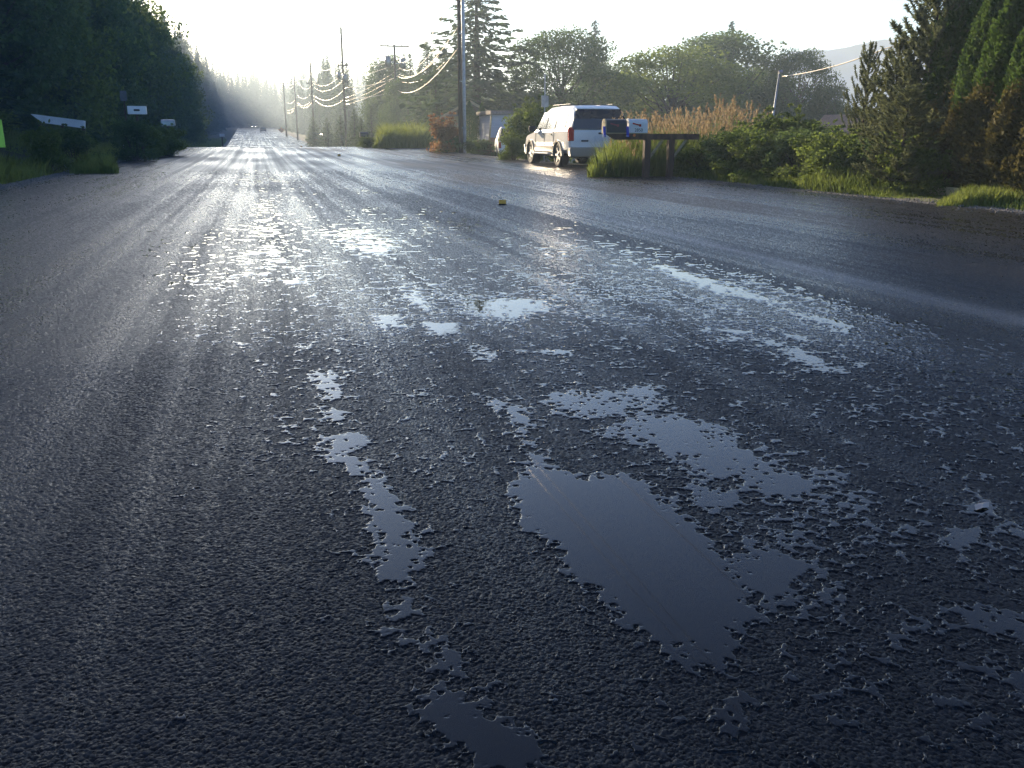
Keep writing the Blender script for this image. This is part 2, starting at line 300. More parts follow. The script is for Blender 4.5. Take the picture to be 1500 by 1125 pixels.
# ------------------------------------------------------------------ puddle field (ground metres)
def sdpoly(x, y, poly):
    inside = np.zeros(x.shape, bool); dm = np.full(x.shape, 1e9)
    n = len(poly)
    for i in range(n):
        x1, y1 = poly[i]; x2, y2 = poly[(i+1) % n]
        ex, ey = x2-x1, y2-y1; wx, wy = x-x1, y-y1
        t = np.clip((wx*ex+wy*ey)/(ex*ex+ey*ey+1e-12), 0, 1)
        dm = np.minimum(dm, (wx-ex*t)**2+(wy-ey*t)**2)
        c = ((y1 > y) != (y2 > y)) & (x < (x2-x1)*(y-y1)/((y2-y1)+1e-12)+x1)
        inside ^= c
    return np.sqrt(dm)*np.where(inside, -1, 1)
PUD = [  # outlines read off the road, in photo pixels, then laid on the ground: (points, strength)
 ([(786, 684), (850, 706), (915, 700), (955, 735), (1000, 770), (1045, 822), (1070, 858), (1092, 905), (1052, 925), (1046, 975), (1012, 978), (1000, 948), (935, 922), (885, 868), (832, 836), (826, 800), (770, 765), (762, 718)], 1.3),
 ([(790, 690), (772, 650), (740, 605), (700, 580), (730, 585), (780, 610), (775, 640), (800, 670)], .72),
 ([(880, 640), (925, 615), (1000, 610), (1062, 632), (1110, 668), (1120, 690), (1040, 705), (1000, 668), (940, 655)], .85),
 ([(1095, 700), (1150, 690), (1195, 715), (1150, 735), (1100, 722)], .75),
 ([(800, 580), (870, 572), (960, 572), (985, 590), (1000, 602), (870, 615), (820, 604)], .62),
 ([(910, 570), (950, 565), (975, 580), (930, 588)], .8),
 ([(1010, 712), (1060, 716), (1085, 740), (1050, 750), (1015, 735)], .75),
 ([(1060, 822), (1140, 805), (1180, 830), (1150, 870), (1130, 885), (1085, 855)], .85),
 ([(480, 640), (530, 635), (545, 650), (500, 672), (545, 676), (545, 700), (520, 690), (480, 675)], .80),
 ([(525, 695), (555, 705), (590, 740), (600, 770), (615, 800), (612, 850), (590, 868), (560, 845), (545, 800), (550, 760), (535, 735)], .92),
 ([(545, 885), (630, 880), (620, 905), (560, 905)], .7),
 ([(560, 925), (660, 930), (680, 960), (700, 1010), (640, 985), (580, 950)], .66),
 ([(600, 1040), (650, 1010), (720, 1045), (770, 1080), (800, 1130), (700, 1125), (660, 1090), (610, 1060)], .95),
 ([(1378, 785), (1420, 780), (1440, 800), (1395, 806)], .95),
 ([(1400, 742), (1450, 742), (1440, 756)], .7),
 ([(1380, 895), (1430, 885), (1510, 900), (1520, 945), (1440, 925)], .9),
 ([(1465, 985), (1540, 980), (1540, 1030), (1480, 1020)], .9),
 ([(1060, 1015), (1110, 1030), (1080, 1060), (1065, 1040)], .8),
 ([(620, 474), (668, 474), (672, 490), (640, 492)], .95),
 ([(690, 505), (740, 515), (720, 535), (690, 525)], .62),
 ([(680, 440), (780, 438), (805, 452), (750, 474), (690, 465)], .72),
 ([(550, 462), (585, 462), (590, 480), (555, 482)], .72),
 ([(590, 420), (615, 428), (625, 455), (605, 445)], .62),
 ([(362, 290), (405, 290), (415, 330), (425, 385), (400, 388), (368, 345)], .66),
 ([(455, 335), (540, 336), (600, 362), (560, 386), (500, 360)], .62),
 ([(520, 358), (575, 362), (570, 378), (530, 370)], .9),
 ([(410, 410), (445, 412), (430, 420)], .8),
 ([(960, 388), (1010, 402), (1085, 425), (1150, 445), (1125, 447), (1040, 425), (980, 404)], .74),
 ([(1150, 452), (1260, 480), (1240, 490), (1170, 465)], .62),
 ([(1120, 498), (1180, 515), (1250, 550), (1200, 545), (1150, 520)], .66),
 ([(1045, 482), (1100, 486), (1080, 492)], .8),
 ([(1140, 488), (1190, 495), (1180, 502)], .7),
 ([(1200, 515), (1280, 535), (1260, 540)], .6),
 ([(600, 560), (640, 590), (630, 600)], .3),
 ([(455, 545), (500, 545), (510, 590), (470, 585)], .5),
 ([(470, 600), (505, 605), (500, 618), (478, 614)], .7),
 ([(760, 515), (835, 515), (830, 524)], .8),
 ([(900, 590), (1200, 680), (1480, 800), (1500, 1100), (1150, 1000), (1000, 720)], .25),
 ([(700, 480), (1250, 600), (1300, 700), (900, 690), (700, 600)], .10),
 ([(430, 380), (900, 340), (1150, 440), (1400, 560), (1200, 600), (800, 500), (520, 460)], .16),
 ([(352, 226), (386, 226), (432, 400), (372, 400)], .55),
 ([(340, 240), (480, 240), (760, 330), (640, 420), (450, 410), (360, 380)], .16),
]
PUDG = [([G(px, min(py, 1125)) if py <= 1125 else G(px, py) for px, py in pts], s) for pts, s in PUD]
BASE = 1.41
_D1, _D2 = G(1500, 490), G(860, 315)
def puddle_field(x, y):
    r = np.hypot(x, y)
    # bite pattern: round patches of dry stone leave concave shores and star shaped drops
    wx = x+.009*(fbm(x/.02, y/.02, 41, 2)-.5); wy = y+.009*(fbm(x/.02, y/.02, 43, 2)-.5)
    a, _ = worley(wx/.029, wy/.029, 11, .45)
    b, _ = worley(wx/.068, wy/.068, 12, .5)
    c, _ = worley(x/.15, y/.17, 13, .45)
    d, _ = worley(wx/.011, wy/.011, 14, .35)
    k1 = sstep(4, 9, r); k2 = sstep(9, 18, r)
    fa = .76*a+.46*b+.36*d; fb = .80*b+.42*c; fc = 1.02*c
    F = (fa*(1-k1)+fb*k1)*(1-k2)+fc*k2
    F = F+.30*(fbm(x/.35, y/.5, 21, 3)-.5)+.3*(fbm(x/1.7, y/3.4, 25, 2)-.5)
    g = np.zeros(x.shape); amb = np.zeros(x.shape)
    for poly, s in PUDG:
        p = np.array(poly); sz = math.sqrt(max(1e-4, np.ptp(p[:, 0])*np.ptp(p[:, 1])))
        w = max(.05, .22*sz) if s > .25 else max(.2, .35*sz)
        if s > 1: w = .13*sz
        x0, x1, y0, y1 = p[:, 0].min()-w*1.5, p[:, 0].max()+w*1.5, p[:, 1].min()-w*1.5, p[:, 1].max()+w*1.5
        idx = np.nonzero((x > x0) & (x < x1) & (y > y0) & (y < y1))
        if len(idx[0]) == 0: continue
        sd_ = sdpoly(x[idx], y[idx], poly)
        v = s*(1-sstep(-w*.9, w*1.0, sd_))
        if s > .25: g[idx] = np.maximum(g[idx], v*(.88 if s < 1.2 else 1))
        else: amb[idx] = np.maximum(amb[idx], v)
    side = sstep(-.5, .5, x+.16*y-.1)          # the left lane stays drained
    dx_, dy_ = _D2[0]-_D1[0], _D2[1]-_D1[1]; dd = ((x-_D1[0])*dy_-(y-_D1[1])*dx_)/math.hypot(dx_, dy_)
    side = side-1.6*sstep(-.5, .3, dd*1.0)
    return F+np.maximum(g, amb)+.25*np.minimum(g, amb)+.25*side*(1-.5*sstep(6, 16, r))*(.35+.65*sstep(1.3, 3.0, r))-.40*(1-np.clip(side, 0, 1))-BASE
# ------------------------------------------------------------------ road
def polar_road():
    rr = [.95]
    while rr[-1] < 26:
        r = rr[-1]; d = max(.0011, .00062*r*r)
        if r > 2.4: d = min(d, .0042+max(0, r-4)*.010)
        rr.append(r+d)
    rr = np.array(rr); th = np.linspace(YAW-R(41), YAW+R(41), 1420)
    Rg, Tg = np.meshgrid(rr, th, indexing='ij')
    x = Rg*np.sin(Tg); y = Rg*np.cos(Tg)
    # stones
    s1, id1 = worley(x/.0088, y/.0088, 31, .0)
    s2, id2 = worley(x/.0045, y/.0045, 32, .0)
    st = np.clip(1-s1*s1*1.5, 0, 1)*(.35+.65*id1)
    st2 = np.clip(1-s2*s2*1.6, 0, 1)*(.3+.7*id2)
    h = .0036*st**.7+.0014*st2+.0012*(fbm(x/.05, y/.05, 33, 2)-.5)+.0016*(vnoise(x/.007, y/.007, 35)-.5)
    f = puddle_field(x, y)
    zb = prof(y)
    Tt = .0036
    thick = Tt*(1-np.exp(-np.maximum(f, 0)/.045))
    zw = zb+.0018+thick
    za = zb+h
    za = np.where(f > 0, np.minimum(za, zw-.0006), za)
    zw = np.where(f > 0, zw, za-.0006)
    n, m = x.shape
    idx = np.arange(n*m).reshape(n, m)
    q = np.stack([idx[:-1, :-1], idx[:-1, 1:], idx[1:, 1:], idx[1:, :-1]], -1).reshape(-1, 4)[:, ::-1]
    # keep to the carriageway
    cxm = x.ravel()[q[:, 0]]
    q = q[(cxm > EL) & (cxm < ER)]
    V = np.stack([x, y, za], -1).reshape(-1, 3)
    wet = (f > 0).ravel()
    qw = q[wet[q].any(1)]
    used, inv = np.unique(qw, return_inverse=True)
    Vw = np.stack([x, y, zw], -1).reshape(-1, 3)[used]
    return V, q, Vw, inv.reshape(qw.shape), (.6*id1+.4*id2).ravel()
V, q, Vw, qw, STN = polar_road()
used, inv = np.unique(q, return_inverse=True); V = V[used]; STN = STN[used]; q = inv.reshape(q.shape)
# the rest of the carriageway, a coarse sheet that dives 15 mm below the fine one
ys = np.concatenate([np.arange(-12, 30, .5), np.arange(30, 110, 1), np.arange(110, 470, 3)])
us = np.linspace(0, 1, 60)
U, Y = np.meshgrid(us, ys)
X = EL+(ER-EL)*U+shift(Y)
X = X+np.where((U == 0) | (U == 1), (fbm(Y*1.3, U*5, 55, 3)-.5)*.12, 0)
rad = np.hypot(X, Y); ang = np.arctan2(X, Y)-YAW
infine = (rad < 24.5) & (rad > .9) & (np.abs(ang) < R(40))
Z = prof(Y)+.001-np.where(infine, .015, 0)
n, m = X.shape; idx = np.arange(n*m).reshape(n, m)
q2 = np.stack([idx[:-1, :-1], idx[:-1, 1:], idx[1:, 1:], idx[1:, :-1]], -1).reshape(-1, 4)
V2 = np.stack([X, Y, Z], -1).reshape(-1, 3)
road = npmesh('road', np.concatenate([V, V2]), np.concatenate([q, q2+len(V)]), M_asphalt, smooth=False)
tag(road, kind='structure')
def dust_at(x, y):
    d = np.full(x.shape, 9.0)
    for line, w in (([(800, 300), (900, 322), (1100, 375), (1300, 425), (1500, 472)], .16), ([(430, 245), (490, 330), (560, 420)], .03)):
        g_ = [G(*p) for p in line]
        for (x1, y1), (x2, y2) in zip(g_[:-1], g_[1:]):
            ex, ey = x2-x1, y2-y1; t = np.clip(((x-x1)*ex+(y-y1)*ey)/(ex*ex+ey*ey), 0, 1)
            d = np.minimum(d, np.hypot(x-x1-ex*t, y-y1-ey*t)/w)
    return np.clip(np.exp(-d*d)*(.25+1.2*fbm(x*3, y*.9, 66, 3)), 0, 1)
AX = np.concatenate([V[:, 0], V2[:, 0]]); AY = np.concatenate([V[:, 1], V2[:, 1]])
at = road.data.attributes.new('dust', 'FLOAT', 'POINT'); at.data.foreach_set('value', dust_at(AX, AY).astype(np.float32))
at = road.data.attributes.new('stone', 'FLOAT', 'POINT'); at.data.foreach_set('value', np.concatenate([STN, np.full(len(V2), .5)]).astype(np.float32))
wat = npmesh('water', Vw, qw, M_water, smooth=True); tag(wat, kind='structure')
# ------------------------------------------------------------------ ground
def grid_ground():
    xs = np.unique(np.concatenate([np.arange(-60, 60, 1.0), np.arange(-12, -4, .3), np.arange(9, 16, .3), np.linspace(-500, -60, 30), np.linspace(60, 1400, 60)]))
    yy = np.unique(np.concatenate([np.arange(-15, 120, .8), np.arange(120, 460, 4), np.linspace(460, 1500, 40)]))
    X, Y = np.meshgrid(xs, yy)
    Z = terrain(X, Y)
    s = shift(Y); inr = (X > EL+s-.05) & (X < ER+s+.05)
    Z = np.where(inr, prof(Y)-.10, Z-.012)
    n, m = X.shape; idx = np.arange(n*m).reshape(n, m)
    q = np.stack([idx[:-1, :-1], idx[:-1, 1:], idx[1:, 1:], idx[1:, :-1]], -1).reshape(-1, 4)
    return np.stack([X, Y, Z], -1).reshape(-1, 3), q
gv, gq = grid_ground()
tag(npmesh('ground', gv, gq, M_ground, smooth=True), kind='structure')
def sheet(name, corners, mat, lift=.006, n=14):
    """gravel patch draped on the terrain; corners A B C D"""
    A, B, C_, D_ = [np.array(c, float) for c in corners]
    u, v = np.meshgrid(np.linspace(0, 1, n), np.linspace(0, 1, n))
    P = (A*(1-u[..., None])+B*u[..., None])*(1-v[..., None])+(D_*(1-u[..., None])+C_*u[..., None])*v[..., None]
    edge = (u == 0) | (u == 1) | (v == 0) | (v == 1)
    P = P+np.where(edge[..., None], (rng.random(P.shape)-.5)*.15, 0)
    z = terrain(P[..., 0], P[..., 1])+lift
    idx = np.arange(n*n).reshape(n, n); q = np.stack([idx[:-1, :-1], idx[:-1, 1:], idx[1:, 1:], idx[1:, :-1]], -1).reshape(-1, 4)
    return tag(npmesh(name, np.concatenate([P, z[..., None]], -1).reshape(-1, 3), q, mat, smooth=True), kind='structure')
sheet('driveway', [(-4.7, 28.8), (-4.7, 36.2), (-14, 36.0), (-13, 29.5)], M_gravel)
sheet('driveway', [(9.4, 34), (9.4, 45), (22, 52), (22, 36)], M_gravel)
sheet('driveway', [(9.4, 47.5), (9.4, 54), (16, 56), (16, 49)], M_gravel)
# mountain
def mountain():
    pts = [(940, 175), (1000, 150), (1060, 110), (1100, 82), (1140, 72), (1190, 66), (1240, 58), (1290, 50), (1350, 46), (1420, 60), (1500, 80), (1650, 140), (1800, 190)]
    Yd = 520
    P = [At(a, b, Yd*.9) for a, b in pts]
    xs = np.linspace(P[0].x, P[-1].x, 120); top = np.interp(xs, [p.x for p in P], [p.z for p in P])
    vs = np.linspace(0, 1, 40)
    Xg, Vg = np.meshgrid(xs, vs)
    prof_ = np.where(Vg < .6, Vg/.6, 1-(Vg-.6)/.4*.9)
    Zg = prof_*top[None, :]*(1+.10*(fbm(Xg*.045, Vg*7, 60, 4)-.5)*(1-np.abs(Vg-.6)))
    Zg = Zg+(fbm(Xg*.14, Vg*20, 61, 3)-.5)*2.6*(Vg > .05)
    Yg = Yd*.9-120+Vg/.6*120+0*Xg
    n, m = Xg.shape; idx = np.arange(n*m).reshape(n, m)
    q = np.stack([idx[:-1, :-1], idx[:-1, 1:], idx[1:, 1:], idx[1:, :-1]], -1).reshape(-1, 4)
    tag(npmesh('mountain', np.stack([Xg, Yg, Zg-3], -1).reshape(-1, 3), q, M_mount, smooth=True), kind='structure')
mountain()
# ------------------------------------------------------------------ foliage builders
def cards(C, size, up=None, elong=2.0, droop=None):
    """rhombus leaves: C centres (n,3), size (n,), random or given long axis"""
    n = len(C)
    a = rng.normal(size=(n, 3)) if up is None else up+rng.normal(size=(n, 3))*.45
    a /= np.linalg.norm(a, axis=1)[:, None]+1e-9
    b = np.cross(a, rng.normal(size=(n, 3))); b /= np.linalg.norm(b, axis=1)[:, None]+1e-9
    L_ = size[:, None]*.5*elong**.5; W_ = size[:, None]*.5/elong**.5
    V = np.stack([C-a*L_, C+b*W_, C+a*L_, C-b*W_], 1).reshape(-1, 3)
    F = np.arange(4*n).reshape(n, 4)
    return V, F
def cat(parts):
    V = np.concatenate([p[0] for p in parts]); o = 0; F = []
    for p in parts: F.append(p[1]+o); o += len(p[0])
    return V, np.concatenate(F)
def trunk_mb(h, r, lean=0, n=7, top=.05):
    mb = MB(); mb.tube([(lean*(t/6)**2+random.uniform(-.02, .02)*r, random.uniform(-.1, .1)*r, h*t/6) for t in range(7)], [max(top*r, r*(1-.93*t/6)) for t in range(7)], n)
    return mb
def finish_tree(name, V, F, leafm, tmb, barkm=None):
    root = empty(name, (0, 0, 0)); npmesh('crown', V, F, leafm, root); tmb.build('trunk', barkm or M_bark, root, smooth=True)
    return root
def spruce(h=20, rad=3.6, nb=230, leafm=None, name='spruce_tree', base=.04, card=.34, dens=1.0, ragged=.35, droop=.25):
    t = trunk_mb(h, h*.013+.05); P = []; Sz = []; A = []
    for i in range(nb):
        u = base+(1-base)*((i+random.random())/nb)**.92
        z = h*u; L_ = rad*((1-u)**.8)*(1-ragged*random.random())+.15
        if random.random() < .05: L_ *= 1.25
        th = i*2.399+random.random()*.7
        k = max(4, int(L_*12*dens))
        s = (np.arange(k)+rng.random(k))/k; s = s**.8
        dirx, diry = math.cos(th), math.sin(th)
        spread = (.30*L_*(1-s*.75))*rng.normal(size=k)*.55
        zz = z-droop*L_*s**1.5+.14*L_*s**3-np.abs(rng.normal(size=k))*.16*(1+L_*.15)
        P.append(np.stack([dirx*L_*s-diry*spread, diry*L_*s+dirx*spread, zz], 1))
        A.append(np.tile([dirx*.7, diry*.7, -.55], (k, 1))); Sz.append(card*(.55+.8*rng.random(k))*(.5+.5*(1-u)+.2))
        if i % 2 == 0: t.tube([(0, 0, z), (dirx*L_*.5, diry*L_*.5, z-droop*L_*.35), (dirx*L_*.85, diry*L_*.85, z-droop*L_*.65)], [.035, .02, .008], 3, False)
    P = np.concatenate(P); V, F = cards(P, np.concatenate(Sz), np.concatenate(A), 2.2)
    return finish_tree(name, V, F, leafm or M_spruce, t)
def broadleaf(h=10, w=9, n=24000, name='broadleaf_tree', leafm=None, card=.17, trunk=.2, blobs=120, low=.04):
    t = MB(); t.tube([(0, 0, 0), (.1, .05, h*.25), (.2, -.1, h*.5), (.1, 0, h*.85)], [h*.02, h*.016, h*.01, .02], 7)
    cs = []
    for i in range(blobs):
        u = random.random(); th = random.random()*6.283
        z = h*(low+(1-low)*random.random()**.9)
        rr = w/2*math.sqrt(max(.02, 1-((z/h-.42)/.62)**2))*(.35+.65*math.sqrt(random.random()))
        cs.append((rr*math.cos(th), rr*math.sin(th), z*.96, (.5+.55*random.random())*h*.13))
        if i % 2 == 0:
            a = Vector((.1, 0, z*random.uniform(.35, .6))); b = Vector(cs[-1][:3]); mth = a.lerp(b, .55)+Vector((0, 0, -.05*h*random.random()))
            t.tube([a, mth, b], [h*.008, h*.005, .012], 4, False)
    cs = np.array(cs); wts = cs[:, 3]**2; pick = rng.choice(len(cs), n, p=wts/wts.sum())
    d = rng.normal(size=(n, 3)); d /= np.linalg.norm(d, axis=1)[:, None]
    rad_ = cs[pick, 3:4]*(.45+.65*rng.random((n, 1))**.6)
    P = cs[pick, :3]+d*rad_*np.array([1.15, 1.15, .75])
    V, F = cards(P, card*(.6+.8*rng.random(n)), None, 1.5)
    return finish_tree(name, V, F, leafm or M_leaf, t)
def column_cedar(h=5, w=1.1, n=30000, leafm=None, leafm2=None, brown=.42, name='arborvitae'):
    u = rng.random(n)**.9; th = rng.random(n)*6.283; z = h*u
    prof_ = np.interp(u, [0, .06, .3, .6, .85, 1], [.72, .95, 1, .72, .34, .03])
    k = vnoise(th*2.2+np.floor(u*1)*0, z*1.6, 71)+.6*vnoise(th*6, z*5, 72)
    k = .62+.42*k
    r = w/2*prof_*k*(.72+.33*rng.random(n)**.35)
    P = np.stack([r*np.cos(th), r*np.sin(th), z+.08*rng.normal(size=n)], 1)
    up = np.stack([.5*np.cos(th), .5*np.sin(th), np.full(n, 1.0)], 1)
    V, F = cards(P, .055*(.5+rng.random(n)), up, 2.0)
    root = empty(name, (0, 0, 0))
    zb = z+.5*(vnoise(th*1.5, z*.9, 74)-.5)*h*.35
    fb = zb < h*brown if brown > 0 else np.zeros(n, bool)
    npmesh('crown', V, F[~fb], leafm or M_cedar, root)
    if fb.any(): npmesh('lower_foliage', V, F[fb], M_cedarbrown, root)
    trunk_mb(h*.96, .07).build('trunk', M_bark, root, smooth=True)
    return root
def pine(h=5.2, w=3.2, name='pine_tree', nb=85):
    t = trunk_mb(h, .09); P = []; A = []; Sz = []
    def twig(p0, d, L_, r=.012):
        n = 5; pts = []; p = Vector(p0); d = Vector(d).normalized()
        for i in range(n+1):
            pts.append(p.copy()); d = (d+Vector((0, 0, .16))).normalized(); p = p+d*(L_/n)
        t.tube(pts, [r*(1-.8*i/n) for i in range(n+1)], 4, False)
        k = int(L_*170)
        s = rng.random(k)**.75; ii = np.clip((s*n).astype(int), 0, n-1); fr = s*n-ii
        pa = np.array([tuple(q_) for q_ in pts]); c = pa[ii]*(1-fr[:, None])+pa[ii+1]*fr[:, None]
        ax = pa[ii+1]-pa[ii]; ax /= np.linalg.norm(ax, axis=1)[:, None]
        nd = ax*.9+rng.normal(size=(k, 3))*.75; nd /= np.linalg.norm(nd, axis=1)[:, None]
        P.append(c+nd*.03); A.append(nd*2.5); Sz.append(.05+.025*rng.random(k))
    for i in range(nb):
        u = .08+.9*(i/nb); th = i*2.4+random.random()
        L_ = w/2*(1-u)**.75*random.uniform(.6, 1.1)+.12
        d = Vector((math.cos(th), math.sin(th), .15+.5*u)); p0 = Vector((0, 0, h*u))
        twig(p0, d, L_)
        for j in range(int(1+L_*3.2)):
            s = random.uniform(.3, .95); q_ = p0+d.normalized()*L_*s+Vector((0, 0, .14*L_*s*s))
            twig(q_, Vector((math.cos(th+random.uniform(-1, 1)), math.sin(th+random.uniform(-1, 1)), .5+random.random()*.7)), .2+.3*random.random(), .007)
    for j in range(3): twig((0, 0, h*.93), (random.uniform(-.3, .3), random.uniform(-.3, .3), 1), .45)
    V, F = cards(np.concatenate(P), np.concatenate(Sz), np.concatenate(A), 5.0)
    return finish_tree(name, V, F, M_pine, t)
def shrub(h=1.4, w=1.8, n=7000, card=.07, leafm=None, name='shrub', blobs=16):
    t = MB(); cs = []
    for i in range(blobs):
        th = random.random()*6.283; z = h*(.1+.82*random.random()); rr = w/2*math.sqrt(random.random())*math.sqrt(max(.1, 1-(z/h)**2*.8))
        cs.append((rr*math.cos(th), rr*math.sin(th), z, h*.2*(.6+.7*random.random())))
        t.tube([(0.05*math.cos(th), .05*math.sin(th), -.05), (rr*.5*math.cos(th), rr*.5*math.sin(th), z*.6), (rr*math.cos(th), rr*math.sin(th), z)], [.018, .012, .004], 3, False)
    for i in range(10):                       # whips that stick out
        th = random.random()*6.283; r0 = w*.3*random.random(); z1 = h*random.uniform(.9, 1.22)
        for k in range(5): cs.append((r0*math.cos(th)*(1+.12*k), r0*math.sin(th)*(1+.12*k), h*.6+(z1-h*.6)*k/4, .07*h*(1.3-k*.2)))
    cs = np.array(cs); wts = cs[:, 3]**1.6; pick = rng.choice(len(cs), n, p=wts/wts.sum())
    d = rng.normal(size=(n, 3)); d /= np.linalg.norm(d, axis=1)[:, None]
    P = cs[pick, :3]+d*cs[pick, 3:4]*(.3+.8*rng.random((n, 1)))*np.array([1.2, 1.2, .85]); P[:, 2] = np.abs(P[:, 2])
    V, F = cards(P, card*(.5+rng.random(n)), None, 1.6)
    root = empty(name, (0, 0, 0)); npmesh('foliage', V, F, leafm or M_bush, root); t.build('stem', M_bark, root)
    return root
def blades(x, y, hgt, wid, lean=.25, z=None, wind=(0, 0)):
    n = len(x); z = terrain(x, y) if z is None else z
    th = rng.random(n)*6.283; dx, dy = np.cos(th)*wid/2, np.sin(th)*wid/2
    lx = rng.normal(size=n)*lean*hgt+wind[0]*hgt; ly = rng.normal(size=n)*lean*hgt+wind[1]*hgt
    B = np.stack([x, y, z-.02], 1); o = np.stack([dx, dy, 0*dx], 1)
    Mi = B+np.stack([lx*.3, ly*.3, hgt*.58], 1); Tp = B+np.stack([lx, ly, hgt], 1)
    V = np.stack([B-o, B+o, Mi+o*.8, Tp, Mi-o*.8], 1).reshape(-1, 3)
    return V, np.arange(5*n).reshape(n, 5)
def place(root, x, y, h=None, s=None, rz=None, z=None, first=[]):
    if root in first: o = copy_tree(root)
    else: o = root; first.append(root)
    o.location = (x, y, T(x, y)-.03 if z is None else z)
    o.rotation_euler = (0, 0, random.random()*6.28 if rz is None else rz)
    sc = s if s is not None else 1
    o.scale = (sc, sc, sc) if not isinstance(sc, tuple) else sc
    return o
# ------------------------------------------------------------------ forest on the left and far ahead
SP = [spruce(20, 3.4, 240), spruce(20, 2.9, 220, M_spruce2, 'hemlock_tree', droop=.4), spruce(20, 3.8, 250, ragged=.6), spruce(20, 2.4, 210, ragged=.25), spruce(20, 3.2, 230, M_spruce2, 'hemlock_tree', ragged=.55)]
BL = [broadleaf(10, 9), broadleaf(10, 7.5, 21000), broadleaf(10, 9.5, 26000, leafm=M_bush)]
def sil(px):
    return float(np.interp(px, [-600, 0, 120, 200, 232, 250, 277, 290, 310, 340, 380, 415, 425, 440, 462, 480, 500, 530, 560, 600, 640, 700, 760, 900],
                           [-330, -250, -190, -60, -12, 2, 22, 52, 80, 94, 99, 110, 106, 97, 86, 74, 82, 88, 84, 76, 72, 92, 130, 150]))
pts = []
def far_ok(x, y, d): return all((x-a)**2+(y-b)**2 > d*d for a, b in pts)
SXY = (math.sin(R(SUN_AZ)), math.cos(R(SUN_AZ))); ST = math.tan(R(SUN_EL))
def sun_cap(x, y):
    """how tall a tree may be here before it shades the places that lie in sun"""
    cap = 99
    for (ax, ay0, ay1, pad) in ((-2, 40, 58, 1.5), (4, 42, 60, 1.5), (9.6, 17, 34, 2.0), (12.5, 10, 25, 1.0), (10.5, 55, 62, 1)):
        t = (x-ax)/SXY[0]
        if t > 3:
            yy = y-SXY[1]*t
            if ay0-pad < yy < ay1+pad: cap = min(cap, ST*t*.95)
    return cap
cnt = 0
def forest(n, Ya, Yb, dls, dgap, hmin, pw=1.0):
    cnt = 0
    for it in range(6000):
        if cnt >= n: break
        Yt = Ya+random.random()**pw*(Yb-Ya); dl = dls[0]+random.random()**1.3*(dls[1]-dls[0]); Xt = EL+shift(Yt)-dl
        if (Yt < 48 and dl < 5.5) or (28 < Yt < 38 and dl < 11): continue
        if not far_ok(Xt, Yt, dgap+Yt*.004): continue
        p = proj(Xt, Yt, 1)
        if p[0] < -420: continue
        gz_ = T(Xt, Yt)
        hh = (At(p[0], sil(p[0]), Yt).z-gz_)*random.uniform(.74, 1.02)
        if dl < 7.5: hh *= random.uniform(.45, .8)
        hh = min(hh, random.uniform(24, 31)); c_ = sun_cap(Xt, Yt)-gz_
        if hh > c_: hh = c_
        if hh < hmin: continue
        pts.append((Xt, Yt)); cnt += 1
        o = place(random.choice(SP), Xt, Yt, s=hh/20)
        sx = random.uniform(1.15, 1.45)*max(.9, min(1.6, 17/hh)); o.scale = (hh/20*sx, hh/20*sx, hh/20)
        if Yt < 90: tag(o, 'tall dark conifer in the shaded wall of trees left of the road', 'tree', 'conifers in the wall left of the road')
        else: tag(o, 'hazy conifer along the far left side of the road', 'tree', 'far conifers left of the road')
for (xt, yt, hh) in [(-11.5, 41.5, 17), (-13.2, 47, 19), (-15, 52, 21), (-10.6, 46.5, 15), (-16.5, 58, 23), (-12.6, 38.6, 16), (-17, 46, 20), (-18, 52, 22), (-11.5, 53, 19), (-19, 40, 20), (-22, 48, 22), (-13, 60, 22)]:
    pts.append((xt, yt)); o = place(random.choice(SP), xt, yt, s=hh/20); o.scale = (hh/20*1.5, hh/20*1.5, hh/20)
    tag(o, 'tall dark conifer in the shaded wall of trees left of the road', 'tree', 'conifers in the wall left of the road')
for (xt, yt, hh, k) in [(-11, 40.5, 8, 0), (-10.2, 45, 9, 1), (-11, 50, 10, 2), (-10.6, 57, 10, 0), (-11, 66, 12, 1), (-11.5, 76, 13, 2), (-10.5, 84, 11, 0), (-11.5, 95, 13, 1), (-14, 62, 15, 2), (-11, 110, 12, 0), (-12, 125, 13, 2), (-13.5, 37.5, 8, 1)]:
    o = place(BL[k], xt, yt, s=hh/10); o.scale = (hh/10*.95, hh/10*.95, hh/10); tag(o, 'rounded broadleaf tree in front of the conifers left of the road', 'tree', 'broadleaf trees left of the road')
forest(34, 36, 60, (5.6, 22), 1.9, 5)
forest(85, 22, 100, (6.0, 34), 2.2, 5)
forest(120, 95, 425, (5.5, 40), 2.6, 5, 1.2)
